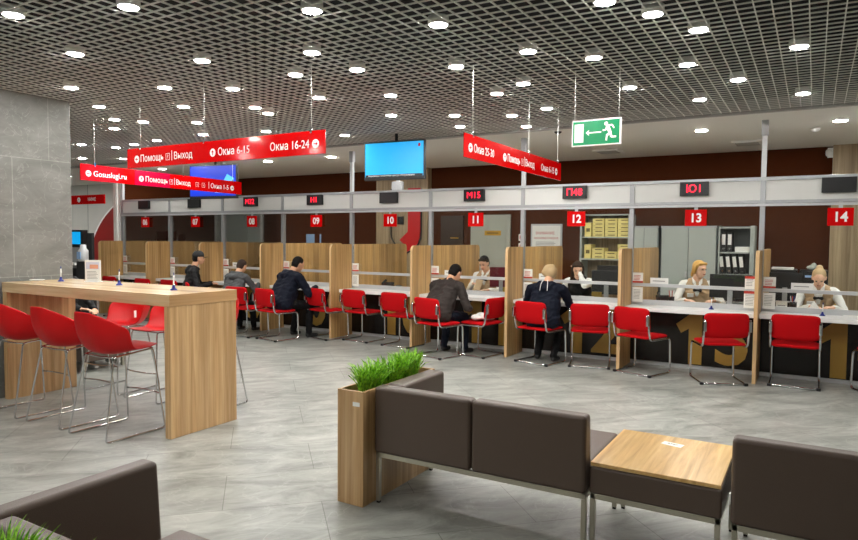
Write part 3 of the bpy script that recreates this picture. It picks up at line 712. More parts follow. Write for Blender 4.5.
class Flesh:
    def __init__(s): s.p = []
    def cap(s, a, b, ra, rb, m): s.p.append(('c', Vector(a), Vector(b), ra, rb, m))
    def ell(s, c, r, m, rot=None): s.p.append(('e', Vector(c), Vector(r), rot or Matrix.Identity(3), 0, m))
    def build(s, name, parent, mats, vox=.007, smooth=4, folds=0):
        g = MB()
        for p in s.p:
            if p[0] == 'c': vs, fs = tube_ring(p[1], p[2], p[3], p[4]); g.add(vs, fs)
            else:
                vs, fs = tube_ring((0, 0, 0), (0, 0, 1e-4), 1, 1, 20); mx = Matrix.Translation(p[1]) @ p[3].to_4x4() @ Matrix.Diagonal((*p[2], 1)); g.add([mx @ v for v in vs], fs)
        me = bpy.data.meshes.new('tmp'); me.from_pydata(g.v, [], g.f)
        o = bpy.data.objects.new('tmp', me); C.objects.link(o)
        k = o.modifiers.new('r', 'REMESH'); k.mode = 'VOXEL'; k.voxel_size = vox
        k = o.modifiers.new('s', 'SMOOTH'); k.factor = .5; k.iterations = smooth
        bpy.context.view_layer.update()
        me2 = bpy.data.meshes.new_from_object(o.evaluated_get(bpy.context.evaluated_depsgraph_get())); bpy.data.objects.remove(o); me2.name = name
        n = len(me2.polygons); ce = np.empty(n*3); me2.polygons.foreach_get('center', ce); ce = ce.reshape(-1, 3)
        best = np.full(n, 1e9); idx = np.zeros(n, int)
        for p in s.p:
            if p[0] == 'c':
                a = np.array(p[1]); b = np.array(p[2]); d = b-a; tt = np.clip(((ce-a) @ d)/max(d @ d, 1e-9), 0, 1)
                dist = np.linalg.norm(ce-(a+tt[:, None]*d), axis=1) - (p[3]+(p[4]-p[3])*tt)
            else:
                rm = np.array(p[3]); q = ((ce-np.array(p[1])) @ rm)/np.array(p[2]); l = np.linalg.norm(q, axis=1); dist = (l-1)*min(p[2])
            k_ = dist < best; best[k_] = dist[k_]; idx[k_] = p[5]
        for x in mats: me2.materials.append(M[x])
        me2.polygons.foreach_set('material_index', idx.astype(np.int32)); me2.polygons.foreach_set('use_smooth', np.ones(n, bool))
        if folds:
            nv = len(me2.vertices); co = np.empty(nv*3); me2.vertices.foreach_get('co', co); co = co.reshape(-1, 3); nn = np.empty(nv*3); me2.vertices.foreach_get('normal', nn); nn = nn.reshape(-1, 3)
            cl = np.ones(nv, bool)
            for p in me2.polygons:
                if p.material_index in (2, 3, 5): cl[list(p.vertices)] = False
            for i in np.nonzero(cl)[0]:
                c = co[i]; a = mnoise.noise(Vector((c[0]*9+c[2]*4, c[1]*9, c[2]*15-c[0]*5))); b = mnoise.noise(Vector((c[0]*22, c[1]*22, c[2]*30)))
                co[i] += nn[i]*(folds*(-abs(a)*1.6 + .45 + .35*b))
            me2.vertices.foreach_set('co', co.ravel()); me2.update()
        o = bpy.data.objects.new(name, me2); C.objects.link(o); o.parent = parent; return o
def ik(a, tgt, l1, l2, pole):
    d = tgt-a; L = min(d.length, (l1+l2)*.985); u = d.normalized(); x = (l1*l1-l2*l2+L*L)/(2*L); h = math.sqrt(max(l1*l1-x*x, 0))
    pl = (pole-u*pole.dot(u)).normalized(); return a+u*x+pl*h, a+u*L
def hand(F, wr, d, up, side, m, curl=.6, sc=1.0):
    # palm from the wrist along d; up = back of hand; side=+1 for the right hand (thumb towards -w)
    d = d.normalized(); w = d.cross(up).normalized()*side; up = w.cross(d)*side
    if up.z < 0: up = -up
    kn = wr + d*.085*sc
    for o_ in (-.026, -.009, .009, .026): F.cap(wr + w*o_*.55 + d*.01, kn + w*o_, .015*sc, .0125*sc, m)
    for o_, L in ((-.031, .068), (-.0105, .078), (.0105, .073), (.031, .056)):
        p0 = kn + w*o_; p1 = p0 + (d*math.cos(curl*.35) - up*math.sin(curl*.35))*L*.5*sc; p2 = p1 + (d*math.cos(curl) - up*math.sin(curl))*L*.5*sc
        F.cap(p0, p1, .0088*sc, .008*sc, m); F.cap(p1, p2, .008*sc, .0065*sc, m)
    b = wr + d*.03*sc - w*.025*sc; e = b - w*.03*sc + d*.03*sc - up*.008; F.cap(b, e, .013*sc, .01*sc, m); F.cap(e, e + d*.03*sc - w*.004 - up*.004, .01*sc, .008*sc, m)
def person(label, loc, deg, lean=10, head=(0, 0), hands=None, feet=None, mats=None, hair='short', hcol='hair_dark', bulk=1.0, size=1.0, side=0, cap=False, hood=False, vest=False, zs=.46, face=True, extras=None, twist=0, strings=False):
    """seated figure. local axes: +y forward, +x to the figure's right, origin on the floor under the hips"""
    root = thing('person', label, 'person', (loc[0], loc[1], 0), R(deg))
    mats = mats or {}; ml = [mats.get('top', 'cloth_black'), mats.get('legs', 'trousers'), mats.get('skin', 'skin'), mats.get('shoe', 'shoe_dark'), mats.get('sleeve', mats.get('top', 'cloth_black')), 'shirt_white']
    TOP, LEG, SK, SH, SL, WH = range(6)
    F = Flesh(); s = size; B = bulk
    hip = Vector((0, 0, zs + .1*s)); ln = R(lean); tl = R(side)
    up = Vector((math.sin(tl), math.sin(ln), math.cos(ln))).normalized(); fw = Vector((0, math.cos(ln), -math.sin(ln))); rt = fw.cross(up).normalized(); 
    if twist: q = Matrix.Rotation(R(twist), 3, up); rt2 = q @ rt; fw2 = q @ fw
    else: rt2, fw2 = rt, fw
    def T(x, y, z): k = z/.5; r_ = rt.lerp(rt2, min(1, k)); f_ = fw.lerp(fw2, min(1, k)); return hip + (r_*x + f_*y + up*z)*s
    F.ell(T(0, -.01, .0), (.175*s*B, .125*s*B, .12*s), LEG if not vest else LEG)
    F.cap(T(-.06, 0, .1), T(.06, 0, .1), .118*s*B, .118*s*B, TOP)
    F.cap(T(-.055, -.01, .08), T(-.08, -.005, .32), .108*s*B, .105*s*B, TOP); F.cap(T(.055, -.01, .08), T(.08, -.005, .32), .108*s*B, .105*s*B, TOP)
    F.cap(T(-.05, .01, .2), T(.05, .01, .32), .115*s*B, .11*s*B, TOP); F.cap(T(-.1, -.01, .42), T(.1, -.01, .42), .088*s*B, .088*s*B, TOP)
    F.cap(T(-.165, -.01, .44), T(.165, -.01, .44), .066*s*B, .066*s*B, SL); F.cap(T(-.07, -.01, .475), T(.07, -.01, .475), .062*s, .062*s, TOP)
    F.cap(T(0, -.015, .47), T(0, .0, .58), .06*s, .052*s, SK)
    if B > 1.12: F.ell(T(0, .03, .17), (.16*B, .15*B, .17), TOP)
    if B > 1.05:
        F.cap(T(-.09, -.015, .0), T(.09, -.015, .0), .125*s*B, .125*s*B, TOP); F.cap(T(-.08, -.015, .0), T(-.085, -.01, .22), .115*s*B, .112*s*B, TOP); F.cap(T(.08, -.015, .0), T(.085, -.01, .22), .115*s*B, .112*s*B, TOP)
    if hood:
        F.cap(T(-.075, -.07, .47), T(.075, -.07, .47), .055*s, .055*s, TOP); F.cap(T(-.05, -.095, .42), T(.05, -.095, .42), .055, .055, TOP); F.cap(T(-.085, -.03, .5), T(-.05, .06, .48), .035, .03, TOP); F.cap(T(.085, -.03, .5), T(.05, .06, .48), .035, .03, TOP)
    else:
        F.cap(T(-.045, -.035, .52), T(.045, -.035, .52), .03, .03, WH if vest else TOP)
    if vest:
        F.cap(T(-.028, .105, .46), T(-.005, .122, .33), .022, .012, WH); F.cap(T(.028, .105, .46), T(.005, .122, .33), .022, .012, WH); F.cap(T(0, .098, .44), T(0, .115, .36), .024, .014, WH)
        F.cap(T(-.06, -.0, .52), T(-.035, .07, .485), .02, .018, WH); F.cap(T(.06, -.0, .52), T(.035, .07, .485), .02, .018, WH)
    # head
    hc = T(0, .015, .585); hp, hy = R(head[0]), R(head[1])
    base = Matrix(((rt2.x, fw2.x, up.x), (rt2.y, fw2.y, up.y), (rt2.z, fw2.z, up.z)))
    # head pitch is measured from the horizontal so the face looks where the photo shows it looking
    HM = Matrix.Rotation(R(twist) + hy, 3, 'Z') @ Matrix.Rotation(-hp, 3, 'X')
    hcen = hc + HM @ Vector((0, .03, .085))*s
    def Hd(x, y, z): return hcen + HM @ Vector((x, y, z))*s
    hr = HM
    F.ell(Hd(0, -.01, .02), Vector((.074, .093, .092))*s, SK, hr); F.ell(Hd(0, .022, -.04), Vector((.056, .063, .072))*s, SK, hr)
    F.ell(Hd(0, .035, -.075), Vector((.04, .04, .034))*s, SK, hr); F.cap(Hd(0, .082, .008), Hd(0, .1, -.028), .008*s, .0125*s, SK)
    F.cap(Hd(-.018, .072, .022), Hd(.018, .072, .022), .016*s, .016*s, SK); F.cap(Hd(-.012, .078, -.062), Hd(.012, .078, -.062), .011*s, .011*s, SK)
    for q in (-1, 1): F.cap(Hd(q*.074, -.005, .012), Hd(q*.072, .0, -.028), .014*s, .009*s, SK)
    # legs
    feet = feet or ((-.14, .42, 0), (.14, .42, 0))
    for q, ft in zip((-1, 1), feet):
        h0 = hip + Vector((q*.09*s*B, .02, 0)); an = Vector((ft[0], ft[1], .085)); kn, an = ik(h0, an, .42*s, .41*s, Vector((0, .5, 1)))
        F.cap(h0, kn, .088*s, .062*s, LEG); F.cap(kn, an, .062*s, .048*s, LEG); F.cap(an + Vector((0, -.02, -.04)), an + Vector((q*.02, .13, -.052)), .036*s, .03*s, SH)
    # arms
    hands = hands or ((-.2, .42, .8), (.2, .42, .8))
    for q, hd in zip((-1, 1), hands):
        sh = T(q*.185*B, -.01, .435); wt = Vector(hd); el, wr = ik(sh, wt, .29*s, .255*s, Vector((q*.7, -.35, -1)))
        F.cap(sh, el, .056*s*B, .047*s*B, SL); F.cap(el, wr, .047*s*B, .034*s*B, SL)
        dd = (wr-el).normalized(); dd = Vector((dd.x - q*.35, dd.y, dd.z*.25)).normalized() if wr.z < 1.0 else Vector((dd.x - q*.3, dd.y*.3, dd.z)).normalized()
        F.cap(wr, wr + dd*.02, .026*s, .024*s, SK); hand(F, wr + dd*.012, dd, Vector((0, 0, 1)), q, SK, sc=s)
    if extras: extras(F, T, Hd)
    F.build('body', root, ml, .0065 if face else .008, folds=.006 if vest else .012)
    # hair
    if hair:
        G = Flesh()
        G.ell(Hd(0, -.024, .034), Vector((.081, .092, .09))*s, 0, hr)
        G.ell(Hd(0, -.05, -.01), Vector((.074, .062, .075))*s, 0, hr)
        if hair in ('fringe', 'bob', 'long', 'tail'): G.cap(Hd(-.045, .05, .08), Hd(.045, .05, .08), .022*s, .022*s, 0)
        if hair in ('bob', 'long', 'tail'):
            for q in (-1, 1): G.cap(Hd(q*.07, .01, .045), Hd(q*.075, -.01, -.04), .022*s, .016*s, 0)
        if hair == 'tail': G.cap(Hd(0, -.1, -.01), Hd(.0, -.13, -.1), .03*s, .022*s, 0); G.cap(Hd(0, -.13, -.1), Hd(-.02, -.12, -.16), .022, .01, 0)
        if hair == 'long':
            for q in (-1, 1): G.cap(Hd(q*.07, -.02, .0), Hd(q*.085, .0, -.19), .03, .022, 0)
            G.cap(Hd(0, -.07, .0), Hd(0, -.08, -.2), .05, .04, 0)
        if hair == 'bun': G.ell(Hd(0, -.075, .105), Vector((.04, .04, .036)), 0)
        if hair == 'topbun': G.ell(Hd(0, -.09, .045), Vector((.045, .04, .04)), 0); G.ell(Hd(0, -.025, .03), Vector((.1, .105, .1)), 0, hr); G.ell(Hd(.04, -.08, .08), Vector((.04, .04, .035)), 0); G.ell(Hd(-.06, -.07, .0), Vector((.04, .04, .05)), 0)
        G.build('hair', root, [hcol], .008, 3)
    if face:
        for q in (-1, 1):
            g = MB(); vs, fs = tube_ring(Hd(q*.022, .081, .006), Hd(q*.036, .077, .006), .0062, .0052, 8); g.add(vs, fs, True); g.build('eye', 'eye', root)
            g = MB(); vs, fs = tube_ring(Hd(q*.016, .088, .024), Hd(q*.042, .079, .025), .0036, .003, 6); g.add(vs, fs, True); g.build('eyebrow', hcol, root)
        g = MB(); vs, fs = tube_ring(Hd(-.017, .087, -.057), Hd(.017, .087, -.057), .0052, .0052, 8); g.add(vs, fs, True); g.build('mouth', 'lip', root)
    if strings:
        for q in (-1, 1): MB().tube([T(q*.03, -.12, .52), T(q*.045, -.155, .46), T(q*.05, -.15, .36)], .005, .03).build('drawstring', 'white_matt', root)
    if cap:
        mxh = Matrix.Translation(hcen) @ HM.to_4x4() @ Matrix.Scale(s, 4)
        g = MB(); g.lathe([(.089, .028), (.09, .05), (.083, .085), (.06, .115), (.03, .13), (.006, .134)], 24, Matrix.Translation((0, -.012, 0)) @ Matrix.Diagonal((.96, 1.12, 1, 1)))
        o = g.build('cap', 'black_matt', root, mx=mxh)
        g = MB(); n_ = 14; pts = [(.075*math.cos(a), .075 + .075*math.sin(a)) for a in [PI*k/n_ for k in range(n_+1)]]
        vs = [(x_, y_, .035 - 2.2*x_*x_) for x_, y_ in pts] + [(x_, y_, .029 - 2.2*x_*x_) for x_, y_ in pts]; m_ = n_+1
        g.add(vs, [tuple(range(m_)), tuple(range(2*m_-1, m_-1, -1))] + [(k, k+m_, (k+1) % m_ + m_, (k+1) % m_) for k in range(m_)])
        g.build('visor', 'black_matt', o, mx=mxh)
    if vest:
        c = T(0, .125, .41)
        g = MB()
        for q in (-1, 1): vs, fs = tube_ring(c, c + rt2*q*.035 + fw2*.004 - up*.003, .014, .022, 8); g.add(vs, fs, True)
        g.build('neck_bow', 'black_matt', root)
        mxx = Matrix.Translation(T(.085, .112, .33)) @ Matrix(((rt2.x, fw2.x, up.x), (rt2.y, fw2.y, up.y), (rt2.z, fw2.z, up.z))).to_4x4()
        MB().box(-.04, .04, 0, .012, -.025, .025).build('name_badge', 'white', root, mx=mxx)
    return root

# visitors
person('man in black cap and black hooded jacket sitting sideways at window 07', (-9.41, 7.7), -40, 12, (4, 0), ((-.1, .38, .76), (.16, .36, .76)), None, dict(top='cloth_black'), 'short', 'hair_dark', 1.1, 1.0, cap=True, hood=True)
person('boy in grey hooded jacket seen from behind at window 08', (-8.2, 7.55), 10, 24, (22, -12), ((-.17, .45, .79), (.2, .47, .79)), None, dict(top='cloth_grey'), 'short', 'hair_brown', 1.08, .92, hood=True, face=False)
person('large man in navy coat sitting with his back turned at window 09', (-7.17, 7.6), -12, 26, (24, -15), ((-.2, .5, .79), (.22, .52, .79)), ((-.16, .36, 0), (.2, .4, 0)), dict(top='cloth_navy'), 'short', 'hair_dark', 1.26, 1.02, hood=True, face=False)
person('man in dark grey jacket leaning towards the counter at window 11', (-4.4, 7.66), -10, 34, (30, -10), ((-.15, .48, .79), (.24, .45, .62)), ((-.14, .36, 0), (.18, .42, 0)), dict(top='cloth_brown', legs='jeans'), 'short', 'hair_dark', 1.2, 1.02, face=False)
person('woman in navy jacket with blond gathered hair sitting at window 12', (-2.98, 7.95), 4, 24, (26, 0), ((-.2, .48, .8), (.16, .5, .8)), ((-.12, .2, 0), (.12, .12, 0)), dict(top='cloth_navy'), 'topbun', 'hair_ash', 1.18, .97, hood=True, face=False, strings=True)
bench = thing('bench', 'low brown upholstered bench behind the bar table', 'bench', (-7.85, 4.75, 0))
cushion('seat', -.65, .62, -.3, .3, .12, .46, bench, .02)
for x in (-.55, .52):
    for y in (-.25, .25): MB().box(x-.02, x+.02, y-.02, y+.02, 0, .12).build('leg', 'steel', bench)
person('person in black with white shoes sitting behind the bar table, half hidden by the column', (-8.15, 4.72), -84, 4, (10, 0), ((-.12, .46, .66), (.1, .5, .68)), ((-.12, .72, 0), (.12, .66, 0)), dict(shoe='shoe_white'), 'short', 'hair_dark', 1.06, 1.0, face=False)

# staff (facing the hall)
def office_chair(x, y, label, top=.95):
    t = thing('office_chair', label, 'chair', (x, y, 0), PI, 'mustard office chairs of the clerks')
    MB().box(-.23, .23, -.22, .22, .41, .46).build('seat', 'mustard', t, .02, 3)
    MB().box(-.22, .22, -.27, -.22, .52, top).build('backrest', 'mustard', t, .03, 3)
    MB().cyl((0, 0, .08), (0, 0, .41), .025).build('column', 'black', t)
    MB().box(-.03, .03, -.25, -.1, .4, .56).build('bracket', 'black', t)
    for k in range(5):
        a = 2*PI*k/5; MB().cyl((0, 0, .08), (.27*math.cos(a), .27*math.sin(a), .06), .018, .012, 8).build('leg', 'black', t)
        MB().cyl((.27*math.cos(a), .27*math.sin(a)-.012, .03), (.27*math.cos(a), .27*math.sin(a)+.012, .03), .03, seg=14).build('castor', 'black', t)
V = dict(top='vest_beige', sleeve='shirt_white', skin='skin_pale')
person('clerk with blond hair in a bun looking down at papers behind window 14', (.06, 9.62), 180, 19, (36, 0), ((-.17, .42, .8), (.1, .44, .8)), None, V, 'bun', 'hair_ash', .98, .98, vest=True)
person('clerk with golden blond hair looking right behind window 13', (-1.38, 9.62), 190, 14, (6, 42), ((-.22, .36, .8), (.16, .42, .8)), None, V, 'tail', 'hair_blond', .98, 1.0, vest=True)
person('clerk with long dark hair resting forehead on a hand behind window 12', (-2.98, 9.58), 178, 20, (22, 22), ((-.06, .3, 1.12), (.26, .4, .8)), None, dict(top='cloth_black', sleeve='shirt_white', skin='skin_pale'), 'long', 'hair_brown', .95, .98)
person('clerk with short dark hair and bow tie reading papers behind window 11', (-4.55, 9.62), 184, 10, (24, -4), ((-.2, .44, .8), (.12, .36, .88)), None, V, 'fringe', 'hair_dark', .96, 1.0, vest=True)
office_chair(.09, 9.64, 'mustard office chair of the clerk behind window 14', .8)
office_chair(-1.3, 9.66, 'mustard office chair of the golden blond clerk behind window 13')
office_chair(-2.98, 9.62, 'mustard office chair of the clerk with long dark hair', .95)
office_chair(-4.55, 9.66, 'mustard office chair of the clerk with the bow tie', .8)

# ------------------------------------------------------------------ things on the counters
ZC = .7655
def notice(x, z, w, h, lab, red=None, y=YG-.036, grp=None):
    t = thing('notice', lab, 'notice', (x, y, z), 0, grp)
    MB().box(-w/2, w/2, 0, .003, -h/2, h/2).build('sheet', 'paper', t)
    if red == 'b': MB().box(-w/2, w/2, -.001, 0, -h/2, -h/2+.022).build('red_strip', 'card_red', t)
    if red == 't': MB().box(-w/2, w/2, -.001, 0, h/2-.03, h/2).build('red_strip', 'card_red', t)
    g = MB(); k = h/2-.04
    while k > -h/2+.03: g.box(-w/2+.015, w/2-.02-(.01*(int(k*1000) % 3)), -.001, 0, k, k+.006); k -= .018
    g.build('print', 'card_red' if red == 'b' else 'print_grey', t)
def monitor(x, y, rz, lab, w=.5, h=.3, m='black', z=ZC):
    t = thing('monitor', lab, 'monitor', (x, y, z), rz, 'monitors of the clerks')
    MB().box(-w/2, w/2, -.015, .015, .1, .1+h).build('screen', m, t, .008)
    MB().box(-.03, .03, .0, .03, .01, .2).build('neck', 'alu', t); MB().box(-.11, .11, -.07, .09, 0, .012).build('foot', 'alu', t, .003)
    MB().box(-.025, .02, -.017, -.015, .1+h-.06, .1+h-.03).build('sticker', 'paper', t)
for n in range(6, 15):
    x0 = post_x(n-6); s = '%02d' % n
    notice(x0+.1, 1.11, .13, .13, 'small white and red notice on the left post of window %s' % s, 'b', grp='red striped notices on the posts')
    notice(x0+.1, .895, .13, .19, 'white printed notice below the rail at the left of window %s' % s, None, grp='white notices below the rail')
    if n in (8, 11, 12, 13, 14):
        t = thing('name_placard', 'long white placard standing on the glass rail of window %s' % s, 'placard', (x0+ (.36 if n < 14 else .43), YG-.01, 1.04), 0, 'white placards on the glass rail')
        MB().box(-.11, .11, -.002, .004, 0, .075).build('card', 'white', t); MB().box(-.08, .07, -.003, -.002, .03, .04).build('print', 'print_grey', t)
notice(post_x(8)-.1, 1.1, .12, .15, 'white and red notice left of the last partition above the rail', 't', YG-.036)
notice(post_x(8)-.1, .9, .13, .2, 'white and red leaflet below the rail left of the last partition', 't', YG-.06)
monitor(-.9, 9.06, PI-.1, 'black monitor of the golden blond clerk at window 13')
monitor(-2.47, 9.06, PI, 'black monitor beside the clerk with long dark hair at window 12', .42, .3)
monitor(-4.07, 9.06, PI+.4, 'dark red lit monitor beside the clerk at window 11', .34, .3, 'maroon')
monitor(-5.33, 9.1, PI+1.2, 'black monitor edge on at the right of window 10', .4, .32)
monitor(-.33, 10.1, PI, 'black monitor behind the last partition', .4, .3)
def phone(x, y, rz, lab, z=ZC):
    t = thing('telephone', lab, 'telephone', (x, y, z), rz)
    g = MB(); g.add([(-.09, -.09, 0), (.09, -.09, 0), (.09, .09, 0), (-.09, .09, 0), (-.09, -.09, .02), (.09, -.09, .02), (.09, .09, .09), (-.09, .09, .09)], [(3,2,1,0),(4,5,6,7),(0,1,5,4),(1,2,6,5),(2,3,7,6),(3,0,4,7)]); g.build('body', 'black', t, .006)
    MB().tube([(-.06, -.07, .05), (-.06, -.07, .075), (-.06, .08, .12), (-.06, .08, .1)], .018, .02).build('handset', 'black_matt', t)
phone(-1.72, 9.1, .3, 'black desk telephone beside the cup of red and white pens')
phone(-6.1, 9.0, .2, 'black desk telephone next to the card terminal on the empty counter'); 
t = thing('card_terminal', 'dark card terminal on the counter of window 10', 'terminal', (-5.85, 8.95, ZC), .5)
MB().box(-.05, .05, -.09, .09, 0, .05).build('body', 'black', t, .01); MB().box(-.04, .04, .0, .07, .05, .052).build('screen', 'grey_dark', t)
def keyboard(x, y, rz, lab):
    t = thing('keyboard', lab, 'keyboard', (x, y, ZC), rz, 'keyboards of the clerks')
    MB().box(-.2, .2, -.065, .065, 0, .018).build('body', 'black', t, .004)
    g = MB()
    for i in range(14):
        for j in range(4): g.box(-.19+i*.027, -.168+i*.027, -.055+j*.027, -.033+j*.027, .018, .023)
    o = g.build('keys', 'black_matt', t); o['kind'] = 'stuff'
keyboard(-1.13, 9.05, .1, 'black keyboard under the hands of the clerk at window 13')
keyboard(-2.5, 8.88, 0, 'black keyboard on the desk behind window 12'); keyboard(-4.15, 8.86, -.2, 'black keyboard on the desk behind window 11')
def papers(x, y, rz, lab, w=.21, l=.297, h=.004, m='paper', z=ZC):
    t = thing('paper_sheet', lab, 'paper', (x, y, z), rz)
    MB().box(-w/2, w/2, -l/2, l/2, 0, h).build('sheet', m, t)
papers(.08, 9.02, .2, 'white paper under the hands of the clerk at window 14'); papers(-.1, 8.8, .1, 'white sheet on the desk left of the clerk at window 14')
papers(.42, 8.75, -.3, 'white sheet at the right edge of window 14', .3, .3, .01); papers(-1.5, 8.86, .4, 'white sheet by the left elbow of the golden blond clerk')
papers(-4.65, 8.95, .2, 'white sheet under the hands of the clerk with the bow tie'); papers(-2.75, 8.92, 0, 'stack of white paper at window 12', .21, .29, .03); papers(-5.5, 8.85, .3, 'white sheet on the counter of window 10')
t = thing('document_folder', 'standing white sheet held open by the clerk at window 14', 'paper', (.02, 8.95, ZC), R(15))
g = MB(); g.add([(-.08, 0, 0), (.08, 0, 0), (.0, .02, .13)], [(0, 1, 2)]); g.build('sheet', 'paper', t, solid=.002)
t = thing('document_folder', 'beige folder held by the clerk at window 11', 'folder', (-4.5, 9.1, .8), R(-20))
MB().box(-.075, .075, -.004, .004, 0, .17).build('cover', 'vest_beige', t, mx=Matrix.Rotation(R(-25), 4, 'X'))
t = thing('stapler', 'red and black stapler on the counter of window 14', 'stapler', (.26, 8.83, ZC), R(80))
MB().box(-.018, .018, -.07, .07, 0, .018).build('base', 'black', t, .004); MB().box(-.016, .016, -.06, .07, .02, .04).build('arm', 'red_plastic', t, .006)
t = thing('computer_mouse', 'black mouse on the counter behind window 11', 'mouse', (-4.52, 8.86, ZC), R(10)); MB().lathe([(.03, 0), (.034, .012), (.025, .028), (.005, .034)], 16, Matrix.Diagonal((1, 1.6, 1, 1))).build('body', 'black', t)
t = thing('pen_cup', 'dark pen cup with pens behind window 14', 'pen cup', (-.2, 8.98, ZC)); MB().lathe([(.035, 0), (.04, .1), (.036, .1), (.03, .01)], 16).build('cup', 'black', t)
for k in range(4): MB().cyl((.01*(k-1.5), 0, .02), (.02*(k-1.5), .01*(k % 2), .17), .004, seg=6).build('pen', ['white', 'card_red', 'blue_pen', 'white'][k], t)
t = thing('pen_cup', 'pen cup with red and white pens beside the telephone at window 13', 'pen cup', (-1.6, 9.0, ZC)); MB().lathe([(.035, 0), (.04, .09), (.036, .09), (.03, .01)], 16).build('cup', 'black', t)
for k in range(4): MB().cyl((.01*(k-1.5), 0, .02), (.02*(k-1.5), .01*(k % 2), .17), .004, seg=6).build('pen', ['card_red', 'white', 'card_red', 'white'][k], t)
t = thing('note_block', 'white desk calendar card in front of the pen cup at window 14', 'card', (-.32, 8.9, ZC)); MB().box(-.06, .06, -.01, .01, 0, .11).build('card', 'white', t); MB().box(-.04, .04, -.011, -.01, .05, .06).build('print', 'print_grey', t)
pen_stand(-1.05, 8.5, ZC, 'blue pen stand on the counter edge before window 13'); pen_stand(.1, 8.5, ZC, 'blue and white pen stand on the counter edge before window 14')
for n, x in ((6, -11.5), (7, -10.3), (8, -8.75)):
    t = thing('office_device', ['dark office device on the desk nearest the left end of the counters', 'dark office device on the desk in front of the pale glazed door', 'dark office device on the desk behind the boy in grey'][n-6], 'device', (x, 9.0, ZC), .2)
    MB().box(-.13, .13, -.1, .1, 0, .12).build('body', 'black', t, .02, 3); MB().box(-.08, .08, -.05, .07, .12, .17).build('tray', 'grey_dark', t, .01)
    papers(x-.3, 8.85, .2, ['white paper on the leftmost counter of the row', 'white paper on the counter left of the man in the black cap', 'white paper on the counter before the boy in grey'][n-6])
for k in range(2):
    t = thing('file_tray', ['white box file on the desk behind window 06, left one', 'white box file on the desk behind window 06, right one'][k], 'file box', (-11.95+.17*k, 9.0, ZC)); MB().box(-.06, .06, -.1, .1, 0, .2-.05*k).build('box', 'white', t, .004)
# white bag on the sideways chair
t = thing('plastic_bag', 'crumpled white plastic bag lying on the sideways red chair', 'bag', (-3.86, 8.03, .478), R(80))
rd = random.Random(3); F = Flesh()
for k in range(9): F.ell((rd.uniform(-.11, .11), rd.uniform(-.07, .07), .045 + rd.uniform(0, .02)), (rd.uniform(.06, .09), rd.uniform(.05, .07), rd.uniform(.035, .05)), 0)
F.build('bag_body', t, ['white_matt'], .01, 2)
# handbag of shoes etc.
# ------------------------------------------------------------------ back office furniture
def cabinet(x0, x1, lab, h=1.82, y0=10.95, y1=11.4):
    t = thing('office_cabinet', lab, 'cabinet', ((x0+x1)/2, y0, 0)); w = x1-x0
    MB().box(-w/2, w/2, .02, y1-y0, 0, h).build('body', 'grey_dark', t)
    for s in (-1, 1):
        a, b = (-w/2+.015, -.004) if s < 0 else (.004, w/2-.015)
        d = MB().box(a, b, 0, .02, .06, h-.03).build('door', 'grey_cab', t, .003); MB().box(-s*(-.03)-.01 if s < 0 else .02, .03 if s > 0 else -.01, -.015, 0, 1.0, 1.1).build('handle', 'alu_light', d)
    MB().box(-w/2, w/2, -.005, y1-y0, h-.03, h).build('top', 'alu', t)
cabinet(-2.62, -2.17, 'narrow grey metal cabinet left of the wide grey cabinet behind window 13'); cabinet(-2.13, -1.3, 'wide grey two door metal cabinet behind the golden blond clerk')
t = thing('bookcase', 'grey open bookcase holding white labelled black binders behind window 13', 'bookcase', (-1.03, 10.95, 0))
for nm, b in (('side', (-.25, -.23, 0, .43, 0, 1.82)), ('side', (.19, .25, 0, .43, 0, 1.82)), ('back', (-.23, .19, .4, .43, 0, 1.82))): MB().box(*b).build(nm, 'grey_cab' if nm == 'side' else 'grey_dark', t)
for z in (.04, .66, 1.08, 1.42, 1.8): MB().box(-.23, .19, .0, .4, z-.02, z).build('shelf', 'grey_cab', t)
def binder(x, y, z, lab, lean=0, grp='binders in the grey bookcase'):
    t = thing('binder', lab, 'binder', (x, y, z), 0, grp); mx = Matrix.Rotation(R(lean), 4, 'Y')
    MB().box(-.034, .034, 0, .26, 0, .3).build('cover', 'black_matt', t, .003, mx=mx); MB().box(-.025, .025, -.002, 0, .11, .27).build('spine_label', 'paper', t, mx=mx)
    MB().cyl((0, -.002, .05), (0, -.004, .05), .012, seg=12, smooth=False).build('ring', 'chrome', t, mx=mx)
for k in range(2): binder(-1.21 + .085*k, 11.0, 1.42, 'white labelled black binder on the upper shelf, %s from the left' % ORD[k])
for k in range(4): binder(-1.21 + .092*k, 11.0, 1.08, 'leaning black binder on the middle shelf, %s from the left' % ORD[k], -7)
for k in range(4): binder(-1.21 + .085*k, 11.0, .66, 'black binder on the lower shelf, %s from the left' % ORD[k])
t = thing('paper_stack', 'stack of papers on the upper shelf of the grey bookcase', 'papers', (-.95, 11.05, 1.42)); MB().box(-.1, .1, -.03, .25, 0, .08).build('stack', 'paper', t)
for k, xx in enumerate((-.36, .0)):
    t = thing('office_printer', ['black printer with a white paper tray behind the last partition', 'black printer with a coloured sticker left of the right oak column'][k], 'printer', (xx, 10.5, 0))
    MB().box(-.17, .17, -.2, .2, 0, .7).build('stand', 'black_matt', t, .01); MB().box(-.17, .17, -.2, .2, .7, 1.2).build('body', 'black', t, .02, 3)
    MB().box(-.1, .08, -.202, -.2, 1.1, 1.13).build('label', 'paper' if k == 0 else 'blue_paper', t)
    if k == 0: MB().box(-.15, .12, -.18, .1, 1.2, 1.225).build('paper_tray', 'paper', t)
t = thing('cloth_bundle', 'small grey crumpled cloth on top of the right black printer', 'cloth', (-.02, 10.45, 1.2)); F = Flesh(); F.ell((0, 0, .03), (.07, .05, .035), 0); F.ell((.02, .0, .06), (.035, .04, .04), 0); F.build('cloth', t, ['grey_cab'], .01, 1)
